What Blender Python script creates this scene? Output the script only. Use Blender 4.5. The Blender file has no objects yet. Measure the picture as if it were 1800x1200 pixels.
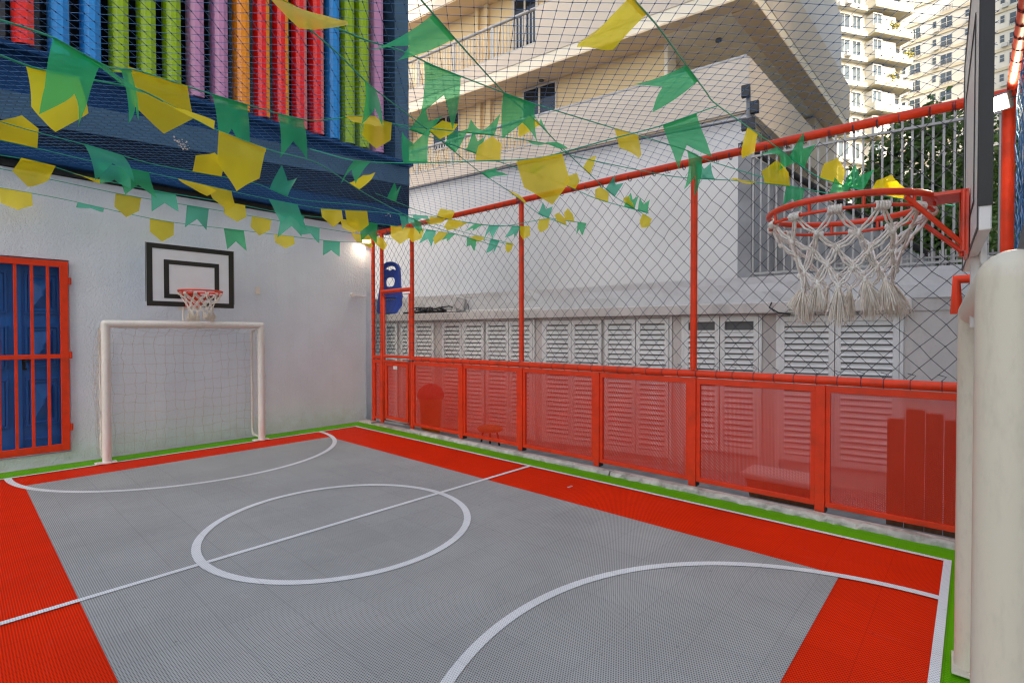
import bpy, bmesh, math, random
from math import sin, cos, pi, radians
from mathutils import Vector, Matrix
random.seed(7)
scene = bpy.context.scene
C = scene.collection

# ------------------------------------------------------------------ camera, sky, sun, exposure
cam_d = bpy.data.cameras.new("camera")
cam_d.sensor_width = 36.0
cam_d.lens = 17.876
cam_d.clip_start = 0.02
cam_d.clip_end = 2000
cam = bpy.data.objects.new("camera", cam_d)
C.objects.link(cam)
_y, _t, _r = radians(47.7493), radians(-0.8345), radians(-0.0582)
FW = Vector((sin(_y) * cos(_t), cos(_y) * cos(_t), sin(_t)))
RT = Vector((cos(_y), -sin(_y), 0))
UP = RT.cross(FW)
RT, UP = RT * cos(_r) + UP * sin(_r), UP * cos(_r) - RT * sin(_r)
EYE = Vector((-5.5, -7.404, 1.5))
M4 = Matrix((RT, UP, -FW)).transposed().to_4x4()
M4.translation = EYE
cam.matrix_world = M4
scene.camera = cam

SUN = Vector((-0.40, -0.63, 0.66)).normalized()
world = bpy.data.worlds.new("World")
scene.world = world
world.use_nodes = True
wn = world.node_tree
sky = wn.nodes.new("ShaderNodeTexSky")
sky.sky_type = 'NISHITA'
sky.sun_disc = False
sky.sun_elevation = math.asin(SUN.z)
sky.sun_rotation = math.atan2(SUN.x, SUN.y)
sky.dust_density = 4.0
sky.ozone_density = 0.4
sky.air_density = 0.8
bg = wn.nodes["Background"]
wm = wn.nodes.new("ShaderNodeMix"); wm.data_type = 'RGBA'; wm.blend_type = 'MULTIPLY'; wm.inputs[0].default_value = 1
wm.inputs[7].default_value = (1.09, 1.0, 0.86, 1)
wn.links.new(sky.outputs[0], wm.inputs[6]); wn.links.new(wm.outputs[2], bg.inputs[0])
bg.inputs[1].default_value = 0.15
sun_d = bpy.data.lights.new("sun", 'SUN')
sun_d.energy = 2.0
sun_d.angle = radians(0.5)
sun_d.color = (1.0, 0.92, 0.78)
sun = bpy.data.objects.new("sun", sun_d)
C.objects.link(sun)
sun.rotation_euler = SUN.to_track_quat('Z', 'Y').to_euler()
sun.location = (0, 0, 60)
scene.view_settings.view_transform = 'Standard'
scene.view_settings.look = 'None'
scene.view_settings.gamma = 1
scene.view_settings.exposure = 2.2
scene.cycles.filter_width = 1.25

# ------------------------------------------------------------------ helpers
def V(*a):
    return Vector(a)

class MB:
    def __init__(s):
        s.v = []; s.f = []; s.sm = []; s.mi = []
        s.cur = 0
    def face(s, idx, smooth=False):
        s.f.append(tuple(idx)); s.sm.append(smooth); s.mi.append(s.cur)
    def poly(s, pts, smooth=False):
        b = len(s.v)
        s.v += [tuple(p) for p in pts]
        s.face(range(b, b + len(pts)), smooth)
    def hexa(s, c):
        # c: 8 corners, bottom 4 ccw then top 4
        b = len(s.v)
        s.v += [tuple(p) for p in c]
        for q in ((3, 2, 1, 0), (4, 5, 6, 7), (0, 1, 5, 4), (1, 2, 6, 5), (2, 3, 7, 6), (3, 0, 4, 7)):
            s.face([b + i for i in q])
    def box(s, x0, x1, y0, y1, z0, z1):
        x0, x1 = min(x0, x1), max(x0, x1); y0, y1 = min(y0, y1), max(y0, y1); z0, z1 = min(z0, z1), max(z0, z1)
        s.hexa([(x0, y0, z0), (x1, y0, z0), (x1, y1, z0), (x0, y1, z0), (x0, y0, z1), (x1, y0, z1), (x1, y1, z1), (x0, y1, z1)])
    def fbox(s, fr, s0, s1, o0, o1, z0, z1):
        # fr: frame function (along, out, z) -> point
        s.hexa([fr(s0, o0, z0), fr(s1, o0, z0), fr(s1, o1, z0), fr(s0, o1, z0), fr(s0, o0, z1), fr(s1, o0, z1), fr(s1, o1, z1), fr(s0, o1, z1)])
    def prism(s, pts, d):
        # extrude polygon pts (list of Vector) by vector d
        n = len(pts); b = len(s.v)
        s.v += [tuple(p) for p in pts] + [tuple(Vector(p) + d) for p in pts]
        s.face(range(b + n - 1, b - 1, -1)); s.face(range(b + n, b + 2 * n))
        for i in range(n):
            j = (i + 1) % n
            s.face((b + i, b + j, b + n + j, b + n + i))
    def tube(s, pts, r, n=8, closed=False, caps=True):
        pts = [Vector(p) for p in pts]
        m = len(pts)
        rr = r if isinstance(r, (list, tuple)) else [r] * m
        b = len(s.v)
        prev = None
        for i, p in enumerate(pts):
            if closed:
                t = pts[(i + 1) % m] - pts[i - 1]
            else:
                t = pts[min(i + 1, m - 1)] - pts[max(i - 1, 0)]
            if t.length < 1e-9: t = Vector((0, 0, 1))
            t.normalize()
            if prev is None:
                a = Vector((0, 0, 1)) if abs(t.z) < 0.9 else Vector((1, 0, 0))
                u = t.cross(a).normalized()
            else:
                u = prev - t * prev.dot(t)
                if u.length < 1e-6: u = t.orthogonal()
                u.normalize()
            prev = u
            w = t.cross(u)
            for k in range(n):
                a = 2 * pi * k / n
                s.v.append(tuple(p + (u * cos(a) + w * sin(a)) * rr[i]))
        for i in range(m if closed else m - 1):
            j = (i + 1) % m
            for k in range(n):
                l = (k + 1) % n
                s.face((b + i * n + k, b + i * n + l, b + j * n + l, b + j * n + k), True)
        if caps and not closed and n > 3:
            for i, rev in ((0, True), (m - 1, False)):
                c = len(s.v)
                s.v += s.v[b + i * n:b + i * n + n]
                s.face(range(c + n - 1, c - 1, -1) if rev else range(c, c + n))
    def grid(s, P, smooth=True):
        b = len(s.v); h = len(P); w = len(P[0])
        for row in P: s.v += [tuple(p) for p in row]
        for i in range(h - 1):
            for j in range(w - 1):
                s.face((b + i * w + j, b + i * w + j + 1, b + (i + 1) * w + j + 1, b + (i + 1) * w + j), smooth)
    def oct(s, p, r):
        b = len(s.v); x, y, z = p
        s.v += [(x + r, y, z), (x - r, y, z), (x, y + r, z), (x, y - r, z), (x, y, z + r), (x, y, z - r)]
        for q in ((0, 2, 4), (2, 1, 4), (1, 3, 4), (3, 0, 4), (2, 0, 5), (1, 2, 5), (3, 1, 5), (0, 3, 5)):
            s.face([b + i for i in q], True)
    def ball(s, c, r, nu=10, nv=6, sx=1, sy=1, sz=1):
        b = len(s.v)
        for i in range(nv + 1):
            th = pi * i / nv
            for k in range(nu):
                a = 2 * pi * k / nu
                s.v.append((c[0] + r * sx * sin(th) * cos(a), c[1] + r * sy * sin(th) * sin(a), c[2] + r * sz * cos(th)))
        for i in range(nv):
            for k in range(nu):
                l = (k + 1) % nu
                s.face((b + i * nu + k, b + (i + 1) * nu + k, b + (i + 1) * nu + l, b + i * nu + l), True)
    def build(s, name, mats, parent=None, bevel=0.0):
        me = bpy.data.meshes.new(name)
        me.from_pydata(s.v, [], s.f)
        me.polygons.foreach_set('use_smooth', s.sm)
        if not isinstance(mats, (list, tuple)): mats = [mats]
        for m in mats: me.materials.append(m)
        if len(mats) > 1: me.polygons.foreach_set('material_index', s.mi)
        me.update()
        o = bpy.data.objects.new(name, me)
        C.objects.link(o)
        if parent: o.parent = parent
        if bevel:
            bm = o.modifiers.new('bevel', 'BEVEL'); bm.width = bevel; bm.segments = 2; bm.limit_method = 'ANGLE'; bm.angle_limit = radians(50)
        return o

def tag(o, label, cat, group=None, kind=None):
    o['label'] = label; o['category'] = cat
    if group: o['group'] = group
    if kind: o['kind'] = kind
    return o

def empty(name, loc, label, cat, group=None):
    # children are built in world coordinates, so the empty keeps an identity parent inverse at its base
    o = bpy.data.objects.new(name, None); C.objects.link(o)
    o.empty_display_size = 0.2
    o.location = loc
    return tag(o, label, cat, group)

def put(o, root):
    # parent a mesh built in world coordinates without moving it
    o.parent = root
    o.matrix_parent_inverse = Matrix.Translation(root.location).inverted()
    return o
    return o

def copy_tree(o, parent=None):
    c = o.copy(); C.objects.link(c); c.parent = parent
    for ch in list(o.children): copy_tree(ch, c)
    return c

# ------------------------------------------------------------------ materials
def nodes_of(m):
    m.use_nodes = True
    nt = m.node_tree
    return nt, nt.nodes["Principled BSDF"]

def mat(name, col, rough=0.6, var=0.12, scale=6.0, bump=0.0, bscale=60.0, stretch=(1, 1, 1), metal=0.0, spec=None, dirt=None, dscale=1.5, damt=0.5):
    m = bpy.data.materials.new(name)
    nt, p = nodes_of(m)
    N, L = nt.nodes, nt.links
    tc = N.new("ShaderNodeTexCoord")
    mp = N.new("ShaderNodeMapping"); mp.inputs['Scale'].default_value = stretch
    L.new(tc.outputs['Object'], mp.inputs[0])
    nz = N.new("ShaderNodeTexNoise"); nz.inputs['Scale'].default_value = scale; nz.inputs['Detail'].default_value = 6
    L.new(mp.outputs[0], nz.inputs['Vector'])
    mr = N.new("ShaderNodeMapRange")
    mr.inputs['From Min'].default_value = 0.25; mr.inputs['From Max'].default_value = 0.75
    mr.inputs['To Min'].default_value = 1 - var; mr.inputs['To Max'].default_value = 1 + var
    L.new(nz.outputs[0], mr.inputs[0])
    mx = N.new("ShaderNodeMix"); mx.data_type = 'RGBA'; mx.blend_type = 'MULTIPLY'; mx.inputs[0].default_value = 1
    mx.inputs[6].default_value = (*col, 1)
    L.new(mr.outputs[0], mx.inputs[7])
    out = mx.outputs[2]
    if dirt:
        n2 = N.new("ShaderNodeTexNoise"); n2.inputs['Scale'].default_value = dscale; n2.inputs['Detail'].default_value = 8; n2.inputs['Roughness'].default_value = 0.65
        L.new(mp.outputs[0], n2.inputs['Vector'])
        r2 = N.new("ShaderNodeMapRange"); r2.inputs['From Min'].default_value = 0.5; r2.inputs['From Max'].default_value = 0.72
        r2.inputs['To Max'].default_value = damt
        L.new(n2.outputs[0], r2.inputs[0])
        m2 = N.new("ShaderNodeMix"); m2.data_type = 'RGBA'
        L.new(r2.outputs[0], m2.inputs[0]); L.new(out, m2.inputs[6]); m2.inputs[7].default_value = (*dirt, 1)
        out = m2.outputs[2]
    L.new(out, p.inputs['Base Color'])
    p.inputs['Roughness'].default_value = rough
    p.inputs['Metallic'].default_value = metal
    if spec is not None: p.inputs['Specular IOR Level'].default_value = spec
    if bump:
        n3 = N.new("ShaderNodeTexNoise"); n3.inputs['Scale'].default_value = bscale; n3.inputs['Detail'].default_value = 5
        L.new(mp.outputs[0], n3.inputs['Vector'])
        b = N.new("ShaderNodeBump"); b.inputs['Strength'].default_value = bump; b.inputs['Distance'].default_value = 0.01
        L.new(n3.outputs[0], b.inputs['Height']); L.new(b.outputs[0], p.inputs['Normal'])
    return m

def hexwave(nt, pitch, axes=('X', 'Y')):
    """triangular lattice of bumps: sum of three cosines; peak 3 at the lattice points"""
    N, L = nt.nodes, nt.links
    tc = N.new("ShaderNodeTexCoord")
    sp = N.new("ShaderNodeSeparateXYZ"); L.new(tc.outputs['Object'], sp.inputs[0])
    k = 2 * pi / (pitch * 0.866)
    terms = []
    for a in (0, pi / 3, 2 * pi / 3):
        m1 = N.new("ShaderNodeMath"); m1.operation = 'MULTIPLY'; L.new(sp.outputs[axes[0]], m1.inputs[0]); m1.inputs[1].default_value = k * cos(a)
        m2 = N.new("ShaderNodeMath"); m2.operation = 'MULTIPLY_ADD'; L.new(sp.outputs[axes[1]], m2.inputs[0]); m2.inputs[1].default_value = k * sin(a); L.new(m1.outputs[0], m2.inputs[2])
        c = N.new("ShaderNodeMath"); c.operation = 'COSINE'; L.new(m2.outputs[0], c.inputs[0])
        terms.append(c)
    a1 = N.new("ShaderNodeMath"); L.new(terms[0].outputs[0], a1.inputs[0]); L.new(terms[1].outputs[0], a1.inputs[1])
    a2 = N.new("ShaderNodeMath"); L.new(a1.outputs[0], a2.inputs[0]); L.new(terms[2].outputs[0], a2.inputs[1])
    return sp, a2

def court_mat(name, col, dark=0.35, rough=0.5):
    """interlocking plastic sports tile: open lattice of small holes, faint seams every 30 cm, scuffs"""
    m = bpy.data.materials.new(name)
    nt, p = nodes_of(m)
    N, L = nt.nodes, nt.links
    sp, w = hexwave(nt, 0.0125)
    hole = N.new("ShaderNodeMapRange"); hole.inputs['From Min'].default_value = 0.2; hole.inputs['From Max'].default_value = 1.1
    L.new(w.outputs[0], hole.inputs[0])
    tc = N.new("ShaderNodeTexCoord")
    br = N.new("ShaderNodeTexBrick"); br.offset = 0; br.inputs['Scale'].default_value = 1.0
    br.inputs['Brick Width'].default_value = 0.305; br.inputs['Row Height'].default_value = 0.305; br.inputs['Mortar Size'].default_value = 0.0022; br.inputs['Mortar Smooth'].default_value = 0.3
    br.inputs['Color1'].default_value = (0.975, 0.975, 0.975, 1); br.inputs['Color2'].default_value = (1.02, 1.02, 1.02, 1); br.inputs['Mortar'].default_value = (0.80, 0.80, 0.80, 1)
    L.new(tc.outputs['Object'], br.inputs[0])
    nz = N.new("ShaderNodeTexNoise"); nz.inputs['Scale'].default_value = 1.3; nz.inputs['Detail'].default_value = 8; nz.inputs['Roughness'].default_value = 0.6
    L.new(tc.outputs['Object'], nz.inputs['Vector'])
    mr = N.new("ShaderNodeMapRange"); mr.inputs['From Min'].default_value = 0.3; mr.inputs['From Max'].default_value = 0.7; mr.inputs['To Min'].default_value = 0.9; mr.inputs['To Max'].default_value = 1.1
    L.new(nz.outputs[0], mr.inputs[0])
    m1 = N.new("ShaderNodeMix"); m1.data_type = 'RGBA'; m1.blend_type = 'MULTIPLY'; m1.inputs[0].default_value = 1; m1.inputs[6].default_value = (*col, 1)
    L.new(br.outputs[0], m1.inputs[7])
    m2 = N.new("ShaderNodeMix"); m2.data_type = 'RGBA'; m2.blend_type = 'MULTIPLY'; m2.inputs[0].default_value = 1
    L.new(m1.outputs[2], m2.inputs[6]); L.new(mr.outputs[0], m2.inputs[7])
    mp2 = N.new("ShaderNodeMapping"); mp2.inputs['Scale'].default_value = (9, 2.2, 1); mp2.inputs['Rotation'].default_value = (0, 0, 0.6); L.new(tc.outputs['Object'], mp2.inputs[0])
    n4 = N.new("ShaderNodeTexNoise"); n4.inputs['Scale'].default_value = 1.6; n4.inputs['Detail'].default_value = 9; n4.inputs['Roughness'].default_value = 0.7; L.new(mp2.outputs[0], n4.inputs['Vector'])
    r4 = N.new("ShaderNodeMapRange"); r4.inputs['From Min'].default_value = 0.56; r4.inputs['From Max'].default_value = 0.74; r4.inputs['To Max'].default_value = 0.30; L.new(n4.outputs[0], r4.inputs[0])
    ms = N.new("ShaderNodeMix"); ms.data_type = 'RGBA'; L.new(r4.outputs[0], ms.inputs[0]); L.new(m2.outputs[2], ms.inputs[6]); ms.inputs[7].default_value = (*[min(.8, c * 1.2 + .06) for c in col], 1)
    n5 = N.new("ShaderNodeTexNoise"); n5.inputs['Scale'].default_value = 34; n5.inputs['Detail'].default_value = 3; L.new(tc.outputs['Object'], n5.inputs['Vector'])
    r5 = N.new("ShaderNodeMapRange"); r5.inputs['From Min'].default_value = 0.70; r5.inputs['From Max'].default_value = 0.76; r5.inputs['To Max'].default_value = 0.6; L.new(n5.outputs[0], r5.inputs[0])
    mt = N.new("ShaderNodeMix"); mt.data_type = 'RGBA'; L.new(r5.outputs[0], mt.inputs[0]); L.new(ms.outputs[2], mt.inputs[6]); mt.inputs[7].default_value = (*[c * .45 for c in col], 1)
    m3 = N.new("ShaderNodeMix"); m3.data_type = 'RGBA'; L.new(hole.outputs[0], m3.inputs[0])
    L.new(mt.outputs[2], m3.inputs[6]); m3.inputs[7].default_value = (col[0] * dark, col[1] * dark, col[2] * dark, 1)
    L.new(m3.outputs[2], p.inputs['Base Color'])
    p.inputs['Roughness'].default_value = rough
    p.inputs['Specular IOR Level'].default_value = 0.03
    inv = N.new("ShaderNodeMath"); inv.operation = 'MULTIPLY'; inv.inputs[1].default_value = -1; L.new(hole.outputs[0], inv.inputs[0])
    b = N.new("ShaderNodeBump"); b.inputs['Strength'].default_value = 0.35; b.inputs['Distance'].default_value = 0.003
    L.new(inv.outputs[0], b.inputs['Height']); L.new(b.outputs[0], p.inputs['Normal'])
    return m

def perforated_mat(name, col):
    m = bpy.data.materials.new(name)
    nt, p = nodes_of(m)
    N, L = nt.nodes, nt.links
    sp, w = hexwave(nt, 0.0135, ('Y', 'Z'))
    h = N.new("ShaderNodeMapRange"); h.inputs['From Min'].default_value = -0.9; h.inputs['From Max'].default_value = 1.3; h.inputs['To Min'].default_value = 0.08; h.inputs['To Max'].default_value = 1.0
    L.new(w.outputs[0], h.inputs[0])
    tr = N.new("ShaderNodeBsdfTransparent")
    mx = N.new("ShaderNodeMixShader")
    L.new(h.outputs[0], mx.inputs[0]); L.new(p.outputs[0], mx.inputs[1]); L.new(tr.outputs[0], mx.inputs[2])
    L.new(mx.outputs[0], N["Material Output"].inputs[0])
    tc = N.new("ShaderNodeTexCoord")
    nz = N.new("ShaderNodeTexNoise"); nz.inputs['Scale'].default_value = 5; nz.inputs['Detail'].default_value = 6; L.new(tc.outputs['Object'], nz.inputs['Vector'])
    cr = N.new("ShaderNodeMix"); cr.data_type = 'RGBA'; L.new(nz.outputs[0], cr.inputs[0])
    cr.inputs[6].default_value = (col[0] * .85, col[1] * .85, col[2] * .85, 1); cr.inputs[7].default_value = (col[0] * 1.12, col[1] * 1.2, col[2] * 1.2, 1)
    L.new(cr.outputs[2], p.inputs['Base Color'])
    p.inputs['Roughness'].default_value = 0.45; p.inputs['Specular IOR Level'].default_value = 0.15
    return m

def leafy(name, col, trans=0.35, rough=0.5, hue=0.25, scale=9.0, clear=0.0):
    m = bpy.data.materials.new(name)
    nt, p = nodes_of(m)
    N, L = nt.nodes, nt.links
    tc = N.new("ShaderNodeTexCoord")
    nz = N.new("ShaderNodeTexNoise"); nz.inputs['Scale'].default_value = scale; nz.inputs['Detail'].default_value = 4; L.new(tc.outputs['Object'], nz.inputs['Vector'])
    mr = N.new("ShaderNodeMapRange"); mr.inputs['From Min'].default_value = 0.3; mr.inputs['From Max'].default_value = 0.7
    L.new(nz.outputs[0], mr.inputs[0])
    mx = N.new("ShaderNodeMix"); mx.data_type = 'RGBA'; L.new(mr.outputs[0], mx.inputs[0])
    mx.inputs[6].default_value = (*[c * (1 - hue) for c in col], 1); mx.inputs[7].default_value = (*[c * (1 + hue) for c in col], 1)
    L.new(mx.outputs[2], p.inputs['Base Color']); p.inputs['Roughness'].default_value = rough
    tl = N.new("ShaderNodeBsdfTranslucent"); L.new(mx.outputs[2], tl.inputs[0])
    ms = N.new("ShaderNodeMixShader"); ms.inputs[0].default_value = trans
    L.new(p.outputs[0], ms.inputs[1]); L.new(tl.outputs[0], ms.inputs[2]); L.new(ms.outputs[0], N["Material Output"].inputs[0])
    if clear:
        tp = N.new("ShaderNodeBsdfTransparent"); tp.inputs[0].default_value = (*[.35 + .65 * c / max(col) for c in col], 1)
        m2 = N.new("ShaderNodeMixShader"); m2.inputs[0].default_value = clear
        L.new(ms.outputs[0], m2.inputs[1]); L.new(tp.outputs[0], m2.inputs[2]); L.new(m2.outputs[0], N["Material Output"].inputs[0])
    return m

def stucco(name, col):
    """rough-cast plaster with vertical drag marks and damp stains near the ground"""
    m = mat(name, col, rough=0.85, var=0.05, scale=2.0)
    nt = m.node_tree; N, L = nt.nodes, nt.links; p = N["Principled BSDF"]
    tc = N.new("ShaderNodeTexCoord")
    mp = N.new("ShaderNodeMapping"); mp.inputs['Scale'].default_value = (1, 1, 0.6); L.new(tc.outputs['Object'], mp.inputs[0])
    n1 = N.new("ShaderNodeTexNoise"); n1.inputs['Scale'].default_value = 38; n1.inputs['Detail'].default_value = 4; L.new(mp.outputs[0], n1.inputs['Vector'])
    n2 = N.new("ShaderNodeTexNoise"); n2.inputs['Scale'].default_value = 85; n2.inputs['Detail'].default_value = 3; L.new(tc.outputs['Object'], n2.inputs['Vector'])
    ad = N.new("ShaderNodeMath"); L.new(n1.outputs[0], ad.inputs[0]); L.new(n2.outputs[0], ad.inputs[1])
    b = N.new("ShaderNodeBump"); b.inputs['Strength'].default_value = 0.7; b.inputs['Distance'].default_value = 0.013
    L.new(ad.outputs[0], b.inputs['Height']); L.new(b.outputs[0], p.inputs['Normal'])
    # splash dirt low down
    base = p.inputs['Base Color'].links[0].from_socket
    sp = N.new("ShaderNodeSeparateXYZ"); L.new(tc.outputs['Object'], sp.inputs[0])
    n3 = N.new("ShaderNodeTexNoise"); n3.inputs['Scale'].default_value = 7; n3.inputs['Detail'].default_value = 7; L.new(tc.outputs['Object'], n3.inputs['Vector'])
    h = N.new("ShaderNodeMath"); h.operation = 'MULTIPLY_ADD'; L.new(n3.outputs[0], h.inputs[0]); h.inputs[1].default_value = -0.7; L.new(sp.outputs['Z'], h.inputs[2])
    r = N.new("ShaderNodeMapRange"); r.inputs['From Min'].default_value = -0.35; r.inputs['From Max'].default_value = -0.12; r.inputs['To Min'].default_value = 0.55; r.inputs['To Max'].default_value = 0.0
    L.new(h.outputs[0], r.inputs[0])
    mx = N.new("ShaderNodeMix"); mx.data_type = 'RGBA'; L.new(r.outputs[0], mx.inputs[0]); L.new(base, mx.inputs[6]); mx.inputs[7].default_value = (0.58, 0.60, 0.61, 1)
    mp3 = N.new("ShaderNodeMapping"); mp3.inputs['Scale'].default_value = (7, 7, 0.28); L.new(tc.outputs['Object'], mp3.inputs[0])
    n6 = N.new("ShaderNodeTexNoise"); n6.inputs['Scale'].default_value = 1.4; n6.inputs['Detail'].default_value = 8; n6.inputs['Roughness'].default_value = 0.65; L.new(mp3.outputs[0], n6.inputs['Vector'])
    r6 = N.new("ShaderNodeMapRange"); r6.inputs['From Min'].default_value = 0.50; r6.inputs['From Max'].default_value = 0.75; r6.inputs['To Max'].default_value = 0.09; L.new(n6.outputs[0], r6.inputs[0])
    m6 = N.new("ShaderNodeMix"); m6.data_type = 'RGBA'; L.new(r6.outputs[0], m6.inputs[0]); L.new(mx.outputs[2], m6.inputs[6]); m6.inputs[7].default_value = (0.46, 0.45, 0.46, 1)
    L.new(m6.outputs[2], p.inputs['Base Color'])
    return m

def emit(name, col, k):
    m = bpy.data.materials.new(name); nt, p = nodes_of(m)
    p.inputs['Base Color'].default_value = (*col, 1)
    p.inputs['Emission Color'].default_value = (*col, 1); p.inputs['Emission Strength'].default_value = k
    return m

M = {}
M['asphalt'] = mat('asphalt', (0.09, 0.09, 0.09), 0.9, 0.25, 9)
M['concrete'] = mat('concrete', (0.30, 0.30, 0.30), 0.9, 0.2, 5, 0.3, 40, dirt=(0.12, 0.11, 0.09), dscale=3)
M['tile_green'] = court_mat('tile_green', (0.135, 0.46, 0.004), 0.55)
M['tile_red'] = court_mat('tile_red', (0.84, 0.032, 0.004), 0.36)
M['tile_grey'] = court_mat('tile_grey', (0.425, 0.436, 0.432), 0.27)
M['tile_white'] = court_mat('tile_white', (0.80, 0.82, 0.84), 0.6)
M['kerb'] = mat('kerb', (0.52, 0.50, 0.46), 0.95, 0.3, 9, 0.6, 30, dirt=(0.10, 0.085, 0.055), dscale=5, damt=0.8)
M['stucco'] = stucco('stucco', (0.705, 0.775, 0.865))
M['red'] = mat('red_paint', (0.74, 0.050, 0.012), 0.42, 0.12, 8, 0.05, 30, spec=0.25, dirt=(0.38, 0.05, 0.02), dscale=6, damt=0.5)
M['perf'] = perforated_mat('red_perforated', (0.70, 0.040, 0.015))
M['white_metal'] = mat('white_metal', (0.77, 0.74, 0.70), 0.35, 0.04, 4, stretch=(1, 1, .35), dirt=(0.44, 0.38, 0.33), dscale=40, damt=0.22)
M['warm_lit_metal'] = mat('warm_lit_metal', (0.76, 0.685, 0.53), 0.35, 0.04, 4, stretch=(1, 1, .3), dirt=(0.40, 0.34, 0.27), dscale=45, damt=0.22)  # white goal paint with warm lamp light put into the colour
M['navy'] = mat('navy_cladding', (0.010, 0.050, 0.155), 0.3, 0.2, 1.5, 0.04, 2.0, spec=0.12)
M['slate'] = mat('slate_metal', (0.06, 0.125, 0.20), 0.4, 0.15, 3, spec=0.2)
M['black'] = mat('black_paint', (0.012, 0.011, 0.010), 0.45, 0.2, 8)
M['dark_glass'] = mat('dark_glass', (0.015, 0.018, 0.022), 0.08, 0.2, 2)
M['blue_wood'] = mat('blue_wood', (0.016, 0.13, 0.46), 0.35, 0.08, 5, 0.08, 40, stretch=(3, 3, 0.4))
M['net_blue'] = mat('net_blue', (0.045, 0.16, 0.38), 0.7, 0.2)
M['net_dark'] = mat('net_dark', (0.035, 0.038, 0.065), 0.7, 0.2)
M['net_white'] = mat('net_white', (0.56, 0.54, 0.51), 0.8, 0.2)
M['rope'] = mat('rope', (0.82, 0.77, 0.70), 0.85, 0.15, 60, 0.6, 260)
M['fibre'] = mat('fibre', (0.80, 0.73, 0.63), 0.9, 0.2, 60)
M['shutter'] = mat('shutter_paint', (0.78, 0.79, 0.77), 0.45, 0.06, 5)
M['house_white'] = mat('house_white', (0.63, 0.62, 0.605), 0.8, 0.08, 0.6, 0.15, 20, dirt=(0.62, 0.60, 0.56), dscale=0.7)
M['service_white'] = mat('service_white', (0.64, 0.605, 0.57), 0.9, 0.1, 2.0, 0.4, 25, stretch=(1, 1, 0.35), dirt=(0.34, 0.32, 0.31), dscale=3.0, damt=0.55)
M['rough_conc'] = mat('rough_concrete', (0.60, 0.59, 0.58), 0.95, 0.15, 4, 0.7, 14, dirt=(0.33, 0.32, 0.30), dscale=4)
M['cream'] = mat('cream_plaster', (0.62, 0.54, 0.44), 0.85, 0.06, 0.8)
M['ochre'] = mat('ochre_plaster', (0.76, 0.58, 0.32), 0.85, 0.06, 0.8)
M['tan'] = mat('tan_soffit', (0.74, 0.58, 0.39), 0.85, 0.06, 0.8)
M['beige'] = mat('beige_soffit', (0.85, 0.77, 0.61), 0.85, 0.05, 0.8)
M['tower'] = mat('tower_cream', (0.46, 0.445, 0.37), 0.85, 0.08, 0.15)
M['tower_band'] = mat('tower_band', (0.38, 0.345, 0.24), 0.85, 0.08, 0.15)
M['tower_glass'] = mat('tower_glass', (0.06, 0.08, 0.09), 0.12, 0.5, 0.6)
M['tower_white'] = mat('tower_white', (0.46, 0.46, 0.43), 0.6, 0.1, 0.5)
M['grey'] = mat('grey_wall', (0.33, 0.335, 0.34), 0.85, 0.25, 3, 0.2, 20)
M['dark_grey'] = mat('dark_grey_metal', (0.10, 0.10, 0.105), 0.5, 0.2, 5)
M['alu'] = mat('pale_metal', (0.42, 0.41, 0.395), 0.5, 0.15, 5, metal=0.2)
M['bark'] = mat('bark', (0.10, 0.075, 0.05), 0.95, 0.3, 12, 0.5, 30)
M['leaf_dark'] = leafy('leaf_dark', (0.075, 0.145, 0.035), 0.4)
M['leaf_mid'] = leafy('leaf_mid', (0.07, 0.14, 0.025), 0.35)
M['leaf_yellow'] = leafy('leaf_yellow', (0.30, 0.27, 0.05), 0.35)
M['flag_y'] = leafy('flag_yellow', (0.95, 0.78, 0.02), 0.6, 0.35, 0.06, 3, .22)
M['flag_g'] = leafy('flag_green', (0.04, 0.50, 0.20), 0.55, 0.35, 0.10, 3, .34)
M['flag_t'] = leafy('flag_teal', (0.06, 0.52, 0.33), 0.55, 0.35, 0.10, 3, .34)
M['string'] = mat('string_green', (0.02, 0.36, 0.24), 0.6, 0.15)
M['blue_plastic'] = mat('blue_plastic', (0.012, 0.06, 0.42), 0.35, 0.12, 6)
M['bucket_orange'] = mat('bucket_orange', (0.72, 0.22, 0.02), 0.4, 0.1)
M['lid_red'] = mat('lid_red', (0.55, 0.03, 0.05), 0.4, 0.1)
M['brown_wood'] = mat('brown_wood', (0.20, 0.10, 0.045), 0.7, 0.3, 6, 0.2, 30, stretch=(4, 4, 0.5))
M['lamp'] = emit('lamp_lens', (1.0, 0.93, 0.75), 9.0)
FIN = {'O': mat('fin_orange', (0.80, 0.28, 0.01), 0.3, 0.03, 1.5, stretch=(4, 4, .2), spec=0.3), 'R': mat('fin_red', (0.74, 0.012, 0.010), 0.3, 0.03, 1.5, stretch=(4, 4, .2), spec=0.3),
       'B': mat('fin_blue', (0.02, 0.25, 0.66), 0.3, 0.03, 1.5, stretch=(4, 4, .2), spec=0.3), 'G': mat('fin_green', (0.27, 0.44, 0.006), 0.3, 0.03, 1.5, stretch=(4, 4, .2), spec=0.3),
       'P': mat('fin_pink', (0.50, 0.24, 0.42), 0.3, 0.03, 1.5, stretch=(4, 4, .2), spec=0.3), 'r': mat('fin_scarlet', (0.85, 0.05, 0.03), 0.3, 0.03, 1.5, stretch=(4, 4, .2), spec=0.3),
       's': mat('fin_coral', (0.80, 0.20, 0.18), 0.3, 0.03, 1.5, stretch=(4, 4, .2), spec=0.3), 'o': mat('fin_amber', (0.9, 0.33, 0.02), 0.3, 0.03, 1.5, stretch=(4, 4, .2), spec=0.3)}
M['shade_block_white'] = mat('shade_block_white', (0.80, 0.79, 0.77), 0.85, 0.05)  # pale, so the added shade block bounces light onto the back wall
M['slat_shadow'] = mat('slat_backing', (0.30, 0.295, 0.28), 0.9)
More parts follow.
